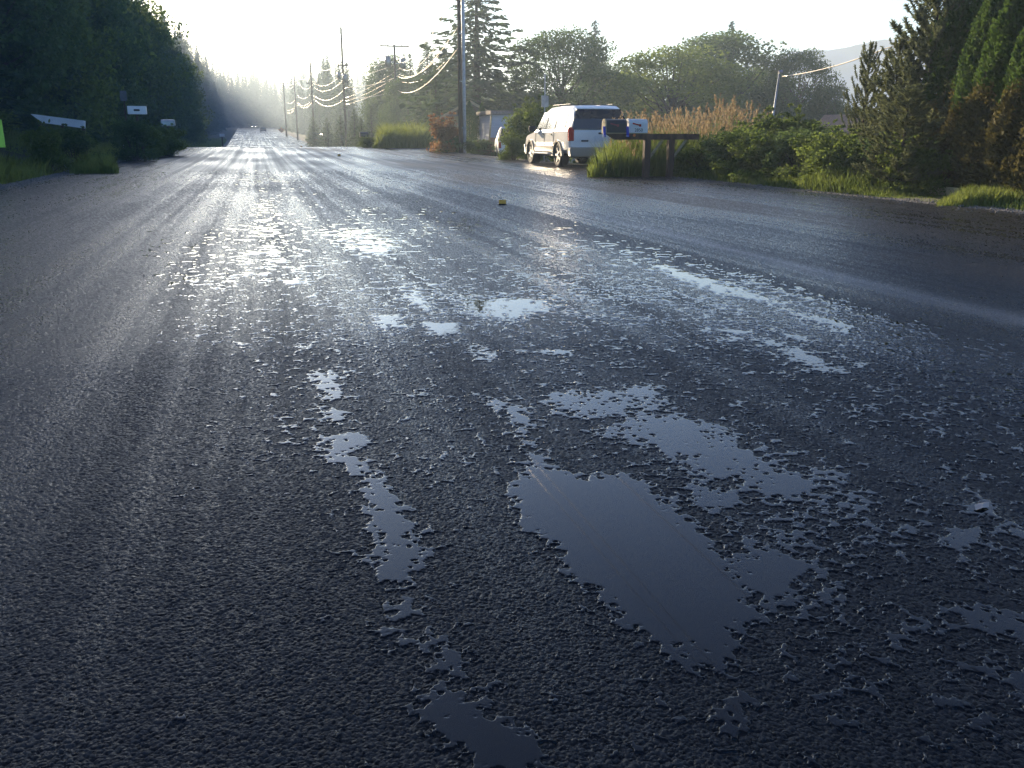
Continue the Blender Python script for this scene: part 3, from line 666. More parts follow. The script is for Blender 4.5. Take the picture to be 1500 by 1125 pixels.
# trees that close the view beyond the second rise, and right of the far road
for i in range(46):
    Yt = 430+random.random()*60; px = 316+i*3.1+random.uniform(-3, 3); Xt = Xat(px, Yt)
    hh = (At(px, sil(px)+random.uniform(0, 22), Yt).z-T(Xt, Yt))
    o = place(random.choice(SP), Xt, Yt, s=hh/20); o.scale = (hh/20*1.25, hh/20*1.25, hh/20)
    tag(o, 'conifer closing the view where the far road bends away', 'tree', 'conifers behind the far bend')
cnt = 0; pts = []
for it in range(4000):
    if cnt >= 80: break
    Yt = 75+random.random()**1.3*330; Xt = ER+shift(Yt)+4+random.random()**1.3*(10+Yt*.22)
    px = proj(Xt, Yt, 1)[0]
    if px > 760 or not far_ok(Xt, Yt, 2.6+Yt*.006): continue
    if Yt < 110 and px < 500: continue
    hh = (At(px, sil(px)+random.uniform(-4, 30), Yt).z-T(Xt, Yt))*random.uniform(.85, 1.0)
    if hh < 4: continue
    pts.append((Xt, Yt)); cnt += 1
    if random.random() < .25 and hh < 13:
        o = place(random.choice(BL), Xt, Yt, s=hh/10*1.0); o.scale = (hh/10*.8, hh/10*.8, hh/10)
        tag(o, 'rounded broadleaf tree among the conifers right of the far road', 'tree', 'far broadleaf trees right of the road')
    else:
        o = place(random.choice(SP), Xt, Yt, s=hh/20); sx = random.uniform(1.1, 1.6); o.scale = (hh/20*sx, hh/20*sx, hh/20)
        tag(o, 'hazy conifer among the poles right of the far road', 'tree', 'far conifers right of the road')
def tree_at(proto, px, topy, Y, label, wid=None, base_h=20, group=None, category='tree', rz=None):
    x = Xat(px, Y); z0 = T(x, Y)-.03; hh = At(px, topy, Y).z-z0; s = hh/base_h
    o = place(proto, x, Y, s=s, z=z0, rz=rz)
    if wid: o.scale = (wid, wid, s)
    return tag(o, label, category, group)
big = spruce(20, 5.6, 150, name='spruce_tree', ragged=.5, card=.42, dens=.95, droop=.12)
tree_at(big, 700, -45, 66, 'biggest spruce, standing behind the near utility pole with open branches', wid=1.4)
tree_at(SP[2], 868, 28, 82, 'pointed spruce rising between the round trees behind the white car', wid=.95)
tree_at(SP[0], 1062, 30, 78, 'dark conifer rising through the broad tree behind the tall seed grass', wid=.8)
o = tree_at(BL[0], 822, 48, 66, 'rounded green tree behind the grey road sign', base_h=10, wid=1.0)
tree_at(BL[2], 985, 72, 62, 'left half of the wide tree clump behind the seed grass', base_h=10, wid=1.15)
tree_at(BL[1], 1055, 52, 66, 'tallest broadleaf tree behind the brown seed grass', base_h=10, wid=1.35)
tree_at(BL[0], 1165, 76, 60, 'rounded dark tree in front of the blue mountain', base_h=10, rz=2, wid=.62)
tree_at(BL[1], 1212, 128, 58, 'low tree at the right end of the row before the mountain', base_h=10)
tree_at(BL[1], 925, 108, 70, 'small broadleaf tree just right of the white car roof', base_h=10)
tree_at(BL[2], 1110, 100, 72, 'broadleaf tree filling the gap left of the thin service mast', base_h=10)
tree_at(BL[2], 885, 90, 88, 'far broadleaf tree behind the white car roof', base_h=10, rz=1)
for i, (a, b, Y) in enumerate([(770, 150, 95), (800, 140, 98), (850, 138, 100), (905, 140, 96), (955, 146, 94), (1010, 150, 90), (1060, 150, 90), (1110, 150, 88), (1160, 148, 86), (1210, 150, 86), (1250, 160, 80), (745, 140, 90)]):
    tree_at(BL[i % 3], a, b, Y, 'low background tree behind the row right of the white car', base_h=10, group='low background trees on the right', wid=(At(a, b, Y).z)/10*1.9)
for i in range(44):
    Yt = 125+random.random()**.8*230; dl_ = random.choice([2.6, 3.6, 5, 7])+random.random()*2; Xt = ER+shift(Yt)+dl_
    px = proj(Xt, Yt, 1)[0]; hh = (At(px, sil(px)+random.uniform(6, 40), Yt).z-T(Xt, Yt))*(.55 if dl_ < 5 else .9)
    if hh < 2.5: continue
    o = place(random.choice(SP), Xt, Yt, s=hh/20); sx = random.uniform(1.5, 2.2) if hh < 9 else random.uniform(1.2, 1.6); o.scale = (hh/20*sx, hh/20*sx, hh/20)
    tag(o, 'hazy conifer among the poles right of the far road', 'tree', 'far conifers right of the road')
# conifers round the little houses
for a, b, Y in [(604, 78, 98), (628, 60, 75), (655, 74, 78), (640, 95, 64), (560, 92, 104), (735, 118, 74), (755, 100, 80), (672, 60, 84)]:
    o = tree_at(random.choice(SP), a, b, Y, 'dense conifer behind the small cream house left of the big spruce', group='conifers round the small house'); o.scale = (o.scale[2]*1.6, o.scale[2]*1.6, o.scale[2])
for a, b, Y in [(520, 160, 92), (545, 155, 88), (500, 168, 105), (480, 172, 118), (460, 170, 135), (530, 172, 80)]:
    o = tree_at(SP[1], a, b, Y, 'low dark evergreen beside the hazy far verge right of the road', group='low evergreens on the far right verge'); o.scale = (o.scale[2]*2.6, o.scale[2]*2.6, o.scale[2])
# ------------------------------------------------------------------ near right: arborvitae, pines
AV = [column_cedar(5, 1.25, 30000), column_cedar(5, 1.1, 28000)]
AV2 = column_cedar(5, 1.5, 14000, brown=0)
for i, (px, ty, Y, lab) in enumerate([(1398, -95, 14.6, 'dark arborvitae at the left end of the tall hedge row, beside the pine'), (1440, -60, 13.0, 'second arborvitae from the left in the tall row at the right edge'),
        (1478, -70, 12.2, 'arborvitae with a browned skirt, third in the tall row'), (1520, -80, 11.4, 'arborvitae cut by the right edge of the view'), (1570, -90, 10.8, 'last arborvitae, almost wholly outside the view'),
        (1420, -40, 16.5, 'arborvitae standing behind the front row at the right')]):
    x = Xat(px, Y); z0 = T(x, Y)-.03; hh = At(px, ty, Y).z-z0
    o = place(AV[i % 2], x, Y, s=hh/5, z=z0); o.scale = (1.15, 1.15, hh/5); tag(o, lab, 'arborvitae')
for px, ty, lab in [(688, 149, 'left one of two clipped dark cypresses beside the cream house'), (706, 153, 'right one of two clipped dark cypresses beside the grey shed')]:
    Y = 52; x = Xat(px, Y); z0 = T(x, Y)-.03; hh = At(px, ty, Y).z-z0; o = place(AV2, x, Y, z=z0); o.scale = (.9, .9, hh/5); tag(o, lab, 'cypress')
PN = [pine(5.2, 3.0), pine(4.0, 2.2, nb=65)]
for i, (px, ty, Y, w, lab) in enumerate([(1352, -50, 15.0, .95, 'tallest pine with upright tufts, left of the arborvitae row'), (1368, -20, 16.2, 1, 'pine half hidden against the dark arborvitae'), (1304, 60, 15.6, .62, 'slim pine whose bare top crosses the overhead cable'),
        (1262, 72, 16.8, .48, 'leftmost small pine in front of the mountain'), (1325, 128, 13.6, .7, 'low pine at the front of the pine group')]):
    k = i % 2; bh = (5.2, 4.0)[k]; x = Xat(px, Y); z0 = T(x, Y)-.03; hh = At(px, ty, Y).z-z0
    o = place(PN[k], x, Y, z=z0); o.scale = (w, w, hh/bh); tag(o, lab, 'pine tree')
# ------------------------------------------------------------------ shrubs
SH = [shrub(1.4, 1.9, 16000, .05, blobs=26), shrub(1.4, 1.7, 14000, .045, leafm=M_leaf, blobs=24), shrub(1.4, 2.0, 15000, .058, blobs=30)]
SHL = shrub(1.4, 1.6, 11000, .055, M_lime, blobs=26)
def shrub_at(proto, px, topy, Y, w, label, group=None, X=None):
    x = Xat(px, Y) if X is None else X; z0 = T(x, Y)-.03; hh = At(proj(x, Y, 1)[0], topy, Y).z-z0
    o = place(proto, x, Y, z=z0); o.scale = (w/1.9, w/1.9, max(.3, hh/1.5)); return tag(o, label, 'shrub', group)
for i, (px, ty, Y, w) in enumerate([(1035, 206, 20.0, 1.6), (1066, 194, 19.2, 1.7), (1100, 190, 18.4, 1.7), (1138, 192, 17.5, 1.7), (1178, 190, 16.7, 1.7), (1215, 195, 15.9, 1.7), (1255, 200, 15.1, 1.6), (1295, 203, 14.4, 1.6), (1335, 206, 13.8, 1.5), (1372, 212, 13.3, 1.5),
        (1080, 185, 21.5, 2.4), (1130, 182, 20.5, 2.5), (1185, 185, 19.0, 2.5), (1240, 195, 18, 2.4), (1290, 200, 17, 2.4), (1345, 190, 16, 2.4), (1405, 200, 13.6, 1.8), (1445, 210, 14, 2.0)]):
    (shrub_at(SHL, px, ty+2, Y, w, 'yellow tinged bush among the dark bushes of the right roadside hedge', 'pale bushes of the right roadside hedge') if i in (10, 11, 12, 14) else shrub_at(SH[i % 3], px, ty, Y, w, 'dark leafy bush in the roadside hedge right of the mailboxes', 'bushes of the right roadside hedge'))
shrub_at(SHL, 1125, 168, 20.2, 2.2, 'yellow green sunlit bush under the thin service mast')
shrub_at(SHL, 1165, 170, 19.4, 1.8, 'sunlit bush with pale leaf sprays just right of the service mast')
shrub_at(SHL, 774, 152, 36, 2.6, 'bright green bush in front of the white car, by the grey shed')
shrub_at(SHL, 752, 197, 33.5, 1.3, 'low bright bush beside the front wheel of the white car')
shrub_at(SHL, 790, 150, 38, 2.4, 'green bush below the grey road sign')
shrub_at(SHL, -20, 62, 20.5, 4.6, 'large pale green bush filling the bank at the left edge', X=EL-3.4)
# left side
for i, (Y, dl, ty, w) in enumerate([(22, 3.0, 105, 3.0), (23, 5.0, 52, 4.4), (25.5, 3.6, 118, 3.2), (26.5, 6.0, 80, 4.2), (18, 5.2, 40, 4.4), (38.5, 5.4, 150, 3.4), (39, 8, 140, 4), (41, 4.6, 160, 3.2), (44, 6.5, 155, 4), (46, 4.2, 172, 3.4), (50, 6, 165, 4), (56, 4.2, 178, 3), (63, 5, 175, 4), (72, 4.5, 183, 4), (85, 5, 186, 5), (100, 5, 187, 5), (42, 10, 120, 5), (24, 9, 60, 5)]):
    o = shrub_at(SH[i % 3], 0, ty, Y, w, 'dark bush at the foot of the left tree wall', 'bushes under the left trees', X=EL-dl)
    if o.scale[2] > 1.7: o.scale = (o.scale[0], o.scale[1], 1.7+.0*i) if Y > 30 else o.scale
shrub_at(SHL, 60, 186, 26.5, 1.3, 'sunlit yellowish bush below the long white board', X=Xat(62, 26.5))
shrub_at(SHL, 215, 182, 40, 1.5, 'sunlit shrub under the white letter box across the driveway', X=Xat(218, 40))
shrub_at(SHL, 540, 200, 56, 1.4, 'small lime bush at the end of the sunlit grass patch', X=Xat(536, 57))
shrub_at(SH[1], 196, 176, 35.6, 1.8, 'dark shrub hiding the post of the white slotted box')
shrub_at(SH[2], 246, 187, 42, 1.8, 'low shrub below the grey metal mailbox')
shrub_at(SH[0], 105, 189, 34.8, 2.0, 'dark low shrub in front of the long pale board')
fire = shrub(1.3, 1.6, 5000, .08, M_fire, 'russet_plume_plant')
x = Xat(650, 46); place(fire, x, 46); fire.scale = (1.2, 1.2, 1.25); tag(fire, 'russet plumed plant by the foot of the near utility pole', 'plant')
shrub_at(SH[0], 668, 200, 45.5, 2.0, 'green bush at the foot of the near utility pole')
shrub_at(SH[1], 700, 205, 47, 2.2, 'dark bush between the utility pole and the grey shed')
# ------------------------------------------------------------------ grass (stuff)
def scatter(n, x0, x1, y0, y1): return x0+(x1-x0)*rng.random(n), y0+(y1-y0)*rng.random(n)
def grass(name, segs, mat, label):
    parts = []
    for n, dl0, dl1, y0, y1, h0, h1, w, side in segs:
        y = y0+(y1-y0)*rng.random(n)**1.3; d = dl0+(dl1-dl0)*rng.random(n)
        keep = fbm(y*.9, d*1.2, 81, 2)+.25*rng.random(n) > .42; y, d = y[keep], d[keep]
        x = (EL+shift(y)-d) if side < 0 else (ER+shift(y)+d)
        ragged = (fbm(y*.7, d*.7, 83, 2)); hg = (h0+(h1-h0)*rng.random(len(x))**1.4)*(.4+1.2*ragged)*np.clip(.35+d/1.2, .35, 1)*np.clip((y1-y+1.6*(fbm(y*2, d*2, 88, 2)-.5))/3.2, 0, 1)*np.clip((y-y0)/1.6+.1, 0, 1)
        parts.append(blades(x, y, hg, w*(.6+.8*rng.random(len(x)))))
    V, F = cat(parts); return tag(npmesh(name, V, F, mat), label, kind='stuff')
def nodrive(seglist): return seglist
grass('grass', [(60000, .5, 5.0, 9, 28.3, .15, .55, .016, -1), (34000, .6, 5.5, 36.6, 62, .2, .6, .025, -1), (7000, 2.5, 7, 60, 80, .3, .7, .04, -1), (14000, .8, 6, 60, 200, .3, .8, .07, -1)], M_grassy, 'green verge grass left of the road')  # yellow-green verge; its paler blade colour also stands in for sunlight
grass('grass', [(52000, .35, 3.6, 12.5, 23, .08, .34, .014, 1), (9000, .3, 2.5, 21, 25.2, .08, .35, .014, 1), (9000, 2.2, 4, 26, 34, .2, .6, .025, 1), (5000, .4, 1.6, 8.5, 13, .06, .22, .012, 1), (14000, .8, 6, 60, 200, .3, .8, .07, 1)], M_grass, 'green roadside grass right of the road')
def grass_at(name, pxs, Y0, Y1, n, h0, h1, w, mat, label):
    Yv = Y0+(Y1-Y0)*rng.random(n); px = pxs[0]+(pxs[1]-pxs[0])*rng.random(n)
    x = np.array([Xat(a, b) for a, b in zip(px, Yv)]); u_ = (px-pxs[0])/(pxs[1]-pxs[0]); hg = (h0+(h1-h0)*rng.random(n)**1.5)*(.35+1.3*fbm(x*1.6, Yv*1.6, 91, 3))*np.clip(u_*4+.15, 0, 1)*np.clip((1-u_)*6+.2, 0, 1)
    V, F = blades(x, Yv, hg, w); return tag(npmesh(name, V, F, mat), label, kind='stuff')
grass_at('grass', (545, 632), 54, 62, 11000, .7, 1.35, .04, M_grassy, 'bright sunlit tall grass beyond the crest on the right')
grass_at('grass', (1385, 1560), 10.6, 11.6, 7000, .08, .28, .014, M_grassy, 'short bright grass along the timber edging at the right')
grass_at('grass', (95, 168), 25.3, 28.2, 7000, .12, .5, .018, M_grassy, 'sunlit grass tip at the mouth of the left driveway')
grass_at('grass', (862, 1010), 20.3, 24, 9000, .3, .95, .018, M_grass, 'tall rough grass round the mailbox posts')
def reeds():
    n = 820; Yv = 20+rng.random(n)*9; px = 895+rng.random(n)*250; keep = rng.random(n) < np.interp(px, [895, 930, 1060, 1145], [.9, 1, 1, .35]); Yv, px = Yv[keep], px[keep]; n = len(px)
    x = np.array([Xat(a, b) for a, b in zip(px, Yv)]); z = terrain(x, Yv)
    hg = np.interp(px, [895, 1000, 1060, 1100, 1145], [1.65, 1.85, 2.15, 2.2, 1.6])*(.5+.47*rng.random(n))
    V, F = blades(x, Yv, hg*.95, .012*np.ones(n), .07); stems = (V, F)
    npar = []
    tips = V.reshape(n, 5, 3)[:, 3]; lean = tips-V.reshape(n, 5, 3)[:, 2]; lean /= np.linalg.norm(lean, axis=1)[:, None]
    k = 16; s = rng.random((n, k)); c = tips[:, None, :]-lean[:, None, :]*(s[..., None]*.30)+rng.normal(size=(n, k, 3))*.018
    hv, hf = cards(c.reshape(-1, 3), .055*(.6+.6*rng.random(n*k)), np.repeat(lean, k, 0)*1.6, 2.6)
    a = empty('seed_grass', (0, 0, 0)); 
    tag(npmesh('seed_grass', hv, hf, M_straw), 'brown feathery seed heads of the tall grass behind the mailboxes', kind='stuff')
    tag(npmesh('grass_stems', stems[0], stems[1], M_grass), 'stems of the tall seeding grass behind the mailboxes', kind='stuff')
    bpy.data.objects.remove(a)
    m = 17000; Yv = 21.2+rng.random(m)*7; px = 905+rng.random(m)*235; x = np.array([Xat(a, b) for a, b in zip(px, Yv)])
    V, F = blades(x, Yv, .45+.75*rng.random(m)**2, .024*np.ones(m), .18); tag(npmesh('grass', V, F, M_grass), 'dense green growth under the seed heads behind the mailboxes', kind='stuff')
reeds()
# ------------------------------------------------------------------ vehicles
def wheel(parent, x, y, r=.37, w=.25, side=1):
    t = MB(); n = 24; ring = []
    prof_ = [(r*.62, -w/2), (r*.95, -w/2), (r, -w*.3), (r, w*.3), (r*.95, w/2), (r*.62, w/2)]
    vs = [(ww, rr*math.cos(a), rr*math.sin(a)) for rr, ww in prof_ for a in [2*math.pi*k/n for k in range(n)]]
    m = len(prof_); fs = [(i*n+k, i*n+(k+1) % n, ((i+1) % m)*n+(k+1) % n, ((i+1) % m)*n+k) for i in range(m) for k in range(n)]
    t.add(vs, fs); wh = bpy.data.objects.new('wheel', None); COL.objects.link(wh); wh.parent = parent; wh.location = (x, y, r)
    t.build('tyre', M_rubber, wh, True)
    d = MB(); xo = side*w*.30
    d.tube([(xo-.02, 0, 0), (xo+.01, 0, 0)], r*.62, 20); 
    for k in range(5):
        a = 2*math.pi*k/5; d.box((xo+side*.03, r*.33*math.cos(a), r*.33*math.sin(a)), (.04, r*.6, r*.16), rx=a)
    d.tube([(xo, 0, 0), (xo+side*.06, 0, 0)], r*.14, 10)
    d.build('rim', M_alloy, wh)
def loft(st, mat, name, parent, wells=()):
    """st: (y, belt halfwidth, zbottom, zbelt, ztop, roof halfwidth)"""
    V = []; n = 0
    for (y, hw, zb, zk, zt, rw) in st:
        half = [(hw*.90, zb), (hw*.985, zb+.10), (hw, zb+(zk-zb)*.5), (hw*.975, zk), (hw*.93 if zt-zk > .1 else hw*.93, zk+(zt-zk)*.12+.004), (rw+.03, zt-(zt-zk)*.14), (rw-.06, zt-.008), (rw*.5, zt+.012)]
        ring = half+[(-a, b) for a, b in half[::-1]]; n = len(ring); V += [(a, y, b) for a, b in ring]
    mb = MB(); m = len(st)
    F = [(i*n+k, i*n+(k+1) % n, (i+1)*n+(k+1) % n, (i+1)*n+k) for i in range(m-1) for k in range(n)]+[tuple(range(n))[::-1], tuple((m-1)*n+k for k in range(n))]
    mb.add(V, F); o = mb.build(name, mat, None)
    if wells:
        cs = []
        for (wy, wr) in wells:
            c = MB(); c.tube([(-1.3, wy, wr*.86), (1.3, wy, wr*.86)], wr*1.22, 28); cs.append(c.build('well', mat))
        for c in cs:
            md = o.modifiers.new('b', 'BOOLEAN'); md.operation = 'DIFFERENCE'; md.object = c; md.solver = 'EXACT'
        bpy.context.view_layer.update(); dg = bpy.context.evaluated_depsgraph_get()
        me = bpy.data.meshes.new_from_object(o.evaluated_get(dg)); o.modifiers.clear(); o.data = me
        for c in cs: bpy.data.objects.remove(c)
    o.parent = parent; return o
def suv():
    x, y = 10.02, 26.0+2.55
    r = empty('parked_car', (x, y, T(10.4, 28)+.0), R(-1.2), 'white and tan sport utility vehicle parked on the right verge', 'car')
    yb = -2.55
    st = [(yb, .93, .62, 1.06, 1.08, .86), (yb+.06, .97, .48, 1.12, 1.50, .80), (yb+.22, .99, .46, 1.13, 1.82, .74), (yb+.45, 1.0, .45, 1.13, 1.90, .73), (yb+1.5, 1.0, .45, 1.12, 1.93, .74), (yb+2.7, 1.0, .45, 1.11, 1.91, .73), (yb+3.15, 1.0, .45, 1.11, 1.84, .70), (yb+3.75, .99, .45, 1.11, 1.22, .78), (yb+3.85, .98, .45, 1.10, 1.15, .80), (yb+4.7, .95, .47, 1.00, 1.06, .78), (yb+5.05, .90, .55, .92, .96, .72)]
    loft(st, M_body, 'body', r, ((yb+1.05, .40), (yb+4.1, .40)))
    for s in (-1, 1):
        # lower tan cladding
        a = MB(); 
        for (ya, yc) in ((yb+1.58, yb+3.56),): a.box((s*.985, (ya+yc)/2, .57), (.06, yc-ya, .20))
        a.build('side_cladding', M_tan, r, bevel=.015)
        for wy in (yb+1.05, yb+4.1):
            f = MB()
            pts_ = [(wy+.50*math.cos(t), .36+.50*math.sin(t)) for t in [math.pi*k/12 for k in range(13)]]+[(wy+.43*math.cos(t), .36+.43*math.sin(t)) for t in [math.pi*k/12 for k in range(12, -1, -1)]]
            f.prism(pts_, 'x', s*.955, s*1.03)
            f.build('wheel_arch', M_tan, r)
        b = MB(); b.box((s*1.06, yb+2.57, .42), (.16, 1.9, .05)); b.build('running_board', M_white, r, bevel=.015)
        for k_, yy in enumerate((yb+1.49, yb+2.46, yb+3.50)): MB().box((s*(1.0-.002), yy, .88), (.012, .014, .50)).build('door_seam', M_black, r)
        # glass: three side windows on the tapering flank
        def fl(zz): return .965-(zz-1.13)/(1.80-1.13)*.20
        g = MB()
        for (ya, yc, yc2) in ((yb+.50, yb+1.45, yb+1.45), (yb+1.53, yb+2.42, yb+2.42), (yb+2.50, yb+3.50, yb+3.12)):
            z0, z1 = 1.19, 1.76
            vs = [(s*(fl(z0)+.012), ya, z0), (s*(fl(z0)+.012), yc, z0), (s*(fl(z1)+.012), yc2, z1), (s*(fl(z1)+.012), ya+.04, z1), (s*(fl(z0)-.03), ya, z0), (s*(fl(z0)-.03), yc, z0), (s*(fl(z1)-.03), yc2, z1), (s*(fl(z1)-.03), ya+.04, z1)]
            g.add(vs, [(0, 1, 2, 3), (4, 7, 6, 5), (0, 4, 5, 1), (1, 5, 6, 2), (2, 6, 7, 3), (3, 7, 4, 0)])
        g.build('side_window', M_glass, r)
        m = MB(); m.box((s*1.12, yb+3.45, 1.22), (.24, .10, .19)); m.build('wing_mirror', M_black, r, bevel=.03)
        t = MB(); t.box((s*.90, yb+.055, 1.03), (.17, .14, .42)); t.build('tail_light', M_red, r, bevel=.02)
        h = MB(); h.box((s*.70, yb+5.03, .84), (.36, .10, .18)); h.build('headlight', M_galv, r, bevel=.02)
        hd = MB(); hd.box((s*1.01, yb+1.72, 1.03), (.03, .16, .035)).box((s*1.01, yb+2.62, 1.03), (.03, .16, .035)); hd.build('door_handle', M_black, r)
        rk = MB(); rk.tube([(s*.68, yb+.7, 1.92), (s*.68, yb+.8, 1.965), (s*.68, yb+2.5, 1.975), (s*.68, yb+2.65, 1.93)], .012, 6); rk.build('roof_rail', M_black, r, True)
        for wy in (yb+1.05, yb+4.1): wheel(r, s*.86, wy, .39, .27, s)
    b = MB(); b.prism([(-.94, .34), (.94, .34), (.98, .50), (.96, .64), (-.96, .64), (-.98, .50)], 'y', yb-.12, yb+.12); b.build('rear_bumper', M_tan, r, bevel=.03)
    b = MB(); b.prism([(-.92, .38), (.92, .38), (.95, .70), (-.95, .70)], 'y', yb+4.98, yb+5.14); b.build('front_bumper', M_tan, r, bevel=.03)
    # rear glass follows the raked hatch
    g = MB()
    def rw_(zz): return yb-.03+(zz-1.15)/(1.80-1.15)*.18
    z0, z1 = 1.17, 1.80
    rows = [(1.17, -.025, .88), (1.50, .030, .80), (1.795, .180, .70)]
    vs = [(sx*w_, yb+dy+off, zz) for off in (0, .12) for zz, dy, w_ in rows for sx in (-1, 1)]
    g.add(vs, [(0, 1, 3, 2), (2, 3, 5, 4), (6, 8, 9, 7), (8, 10, 11, 9), (0, 2, 8, 6), (2, 4, 10, 8), (1, 7, 9, 3), (3, 9, 11, 5), (4, 5, 11, 10), (0, 6, 7, 1)]); g.build('rear_window', M_glass, r)
    MB().box((0, yb-.005, .90), (.34, .03, .16)).build('number_plate', M_white, r)
    MB().box((-.48, yb-.0, .83), (.22, .03, .05)).box((.02, yb-.0, 1.06), (.14, .04, .05)).box((.62, yb, .80), (.1, .03, .05)).build('trim_badge', M_black, r)
    MB().box((0, yb+1.0, 1.952), (1.3, .03, .02)).box((0, yb+2.1, 1.958), (1.3, .03, .02)).build('roof_crossbar', M_black, r)
    ws = MB(); vs = [(-.80, yb+3.74, 1.22), (.80, yb+3.74, 1.22), (.66, yb+3.19, 1.80), (-.66, yb+3.19, 1.80)]; vs2 = [(a, b_+.03, c+.03) for a, b_, c in vs]
    ws.add(vs2+vs, [(0, 1, 2, 3), (4, 7, 6, 5), (0, 4, 5, 1), (1, 5, 6, 2), (2, 6, 7, 3), (3, 7, 4, 0)]); ws.build('windscreen', M_glass, r)
    MB().box((0, -.05, .40), (1.4, 4.4, .18)).build('underbody', M_black, r)
    r.scale = (1, 1.03, .955)
suv()
def sedan(x, y, rz, paint, label, lights=None, z=None, scale=1, tall=0, cat_='car'):
    r = empty('car', (x, y, T(x, y) if z is None else z), rz, label, cat_)
    t = tall
    st = [(-2.25, .78, .35, .72, .78, .66), (-2.1, .86, .24, .86, .93, .70), (-1.5, .89, .22, .90, .96+t*.5, .68), (-.95, .9, .22, .90, 1.36+t, .60), (.3, .9, .22, .90, 1.42+t, .60), (1.15, .89, .22, .88, .95, .68), (2.0, .85, .24, .76, .80, .66), (2.25, .76, .34, .62, .66, .6)]
    loft(st, paint, 'body', r)
    g = MB()
    for s in (-1, 1):
        vs = [(s*.885, -1.3, .95), (s*.885, .85, .95), (s*.69, .3, 1.32+t), (s*.69, -.9, 1.32+t)]; vs += [(a-s*.05, b, c) for a, b, c in vs]
        g.add(vs, [(0, 1, 2, 3), (4, 7, 6, 5), (0, 4, 5, 1), (1, 5, 6, 2), (2, 6, 7, 3), (3, 7, 4, 0)])
        for wy in (-1.4, 1.4): wheel(r, s*.80, wy, .32, .2, s)
        MB().box((s*.66, -2.2, .68), (.3, .12, .14)).build('tail_light', M_red, r)
        MB().box((s*.64, 2.2, .58), (.3, .12, .14)).build('headlight', lights or M_galv, r)
    g.build('side_window', M_glass, r)
    for nm, (y0, y1, y0z) in {'rear_window': (-1.62, -1.02, 1), 'windscreen': (1.12, .42, 1)}.items():
        sgn = -1 if y0 < 0 else 1
        vs = [(-.74, y0+sgn*.02, .98), (.74, y0+sgn*.02, .98), (.6, y1+sgn*.02, 1.34+t), (-.6, y1+sgn*.02, 1.34+t)]; vs += [(a, b-sgn*.06, c-.03) for a, b, c in vs]
        MB().add(vs, [(0, 1, 2, 3), (4, 7, 6, 5), (0, 4, 5, 1), (1, 5, 6, 2), (2, 6, 7, 3), (3, 7, 4, 0)]).build(nm, M_glass, r)
    return r
def emit(name, col, st):
    m, nt, p = newmat(name); p.inputs['Base Color'].default_value = (*col, 1); p.inputs['Emission Color'].default_value = (*col, 1); p.inputs['Emission Strength'].default_value = st; return m
M_lamp = emit('lit_headlight', (1, .9, .8), 6)
def zroad(y): return float(prof(y))
Yc = 395; sedan(Xat(373, Yc), Yc, math.pi, M_dark, 'far dark car coming over the second rise with headlights on', M_lamp, z=zroad(Yc)+.02)
Yc = 300; sedan(Xat(386, Yc), Yc, 0, M_bluecar, 'pale roofed car driving away on the far stretch of road', z=zroad(Yc)+.02)
for px, Y, rz, mt, lab, tl in [(432, 178, .3, M_dark, 'dark parked car nearest the far road edge on the right', .25), (449, 165, -.2, M_bluecar, 'middle one of three parked vehicles in the shade right of the far road', .3), (468, 158, .2, M_dark, 'rightmost of three parked vehicles in the shade right of the far road', .35)]:
    x = max(Xat(px, Y), ER+1.7); sedan(x, Y, rz, mt, lab, z=T(x, Y)+.25, tall=tl)
# pickup by the shed
def pickup():
    Y = 46.5; x = Xat(752, Y); r = empty('pickup_truck', (x, Y, T(x, Y)), R(-12), 'white pickup truck with a dark canopy parked before the grey shed', 'pickup truck')
    st = [(-2.6, .9, .42, .98, 1.0, .84), (-2.5, .93, .38, 1.0, 1.02, .84), (-.3, .94, .38, 1.0, 1.03, .84), (-.1, .94, .38, 1.02, 1.72, .66), (1.0, .94, .38, 1.02, 1.72, .66), (1.7, .93, .38, 1.0, 1.08, .78), (2.6, .88, .42, .92, .98, .7)]
    loft(st, M_white, 'body', r)
    MB().prism([(-.86, 1.04), (.86, 1.04), (.74, 1.62), (-.74, 1.62)], 'y', -2.5, -.15).build('canopy', M_dark, r, bevel=.03)
    MB().box((0, -2.68, .50), (1.8, .16, .18)).build('rear_bumper', M_galv, r, bevel=.02)
    for s in (-1, 1):
        MB().box((s*.84, -2.6, .82), (.14, .06, .3)).build('tail_light', M_red, r)
        for wy in (-1.6, 1.6): wheel(r, s*.82, wy, .38, .24, s)
    MB().box((0, -2.62, .8), (.34, .03, .15)).build('number_plate', M_white, r)
pickup()
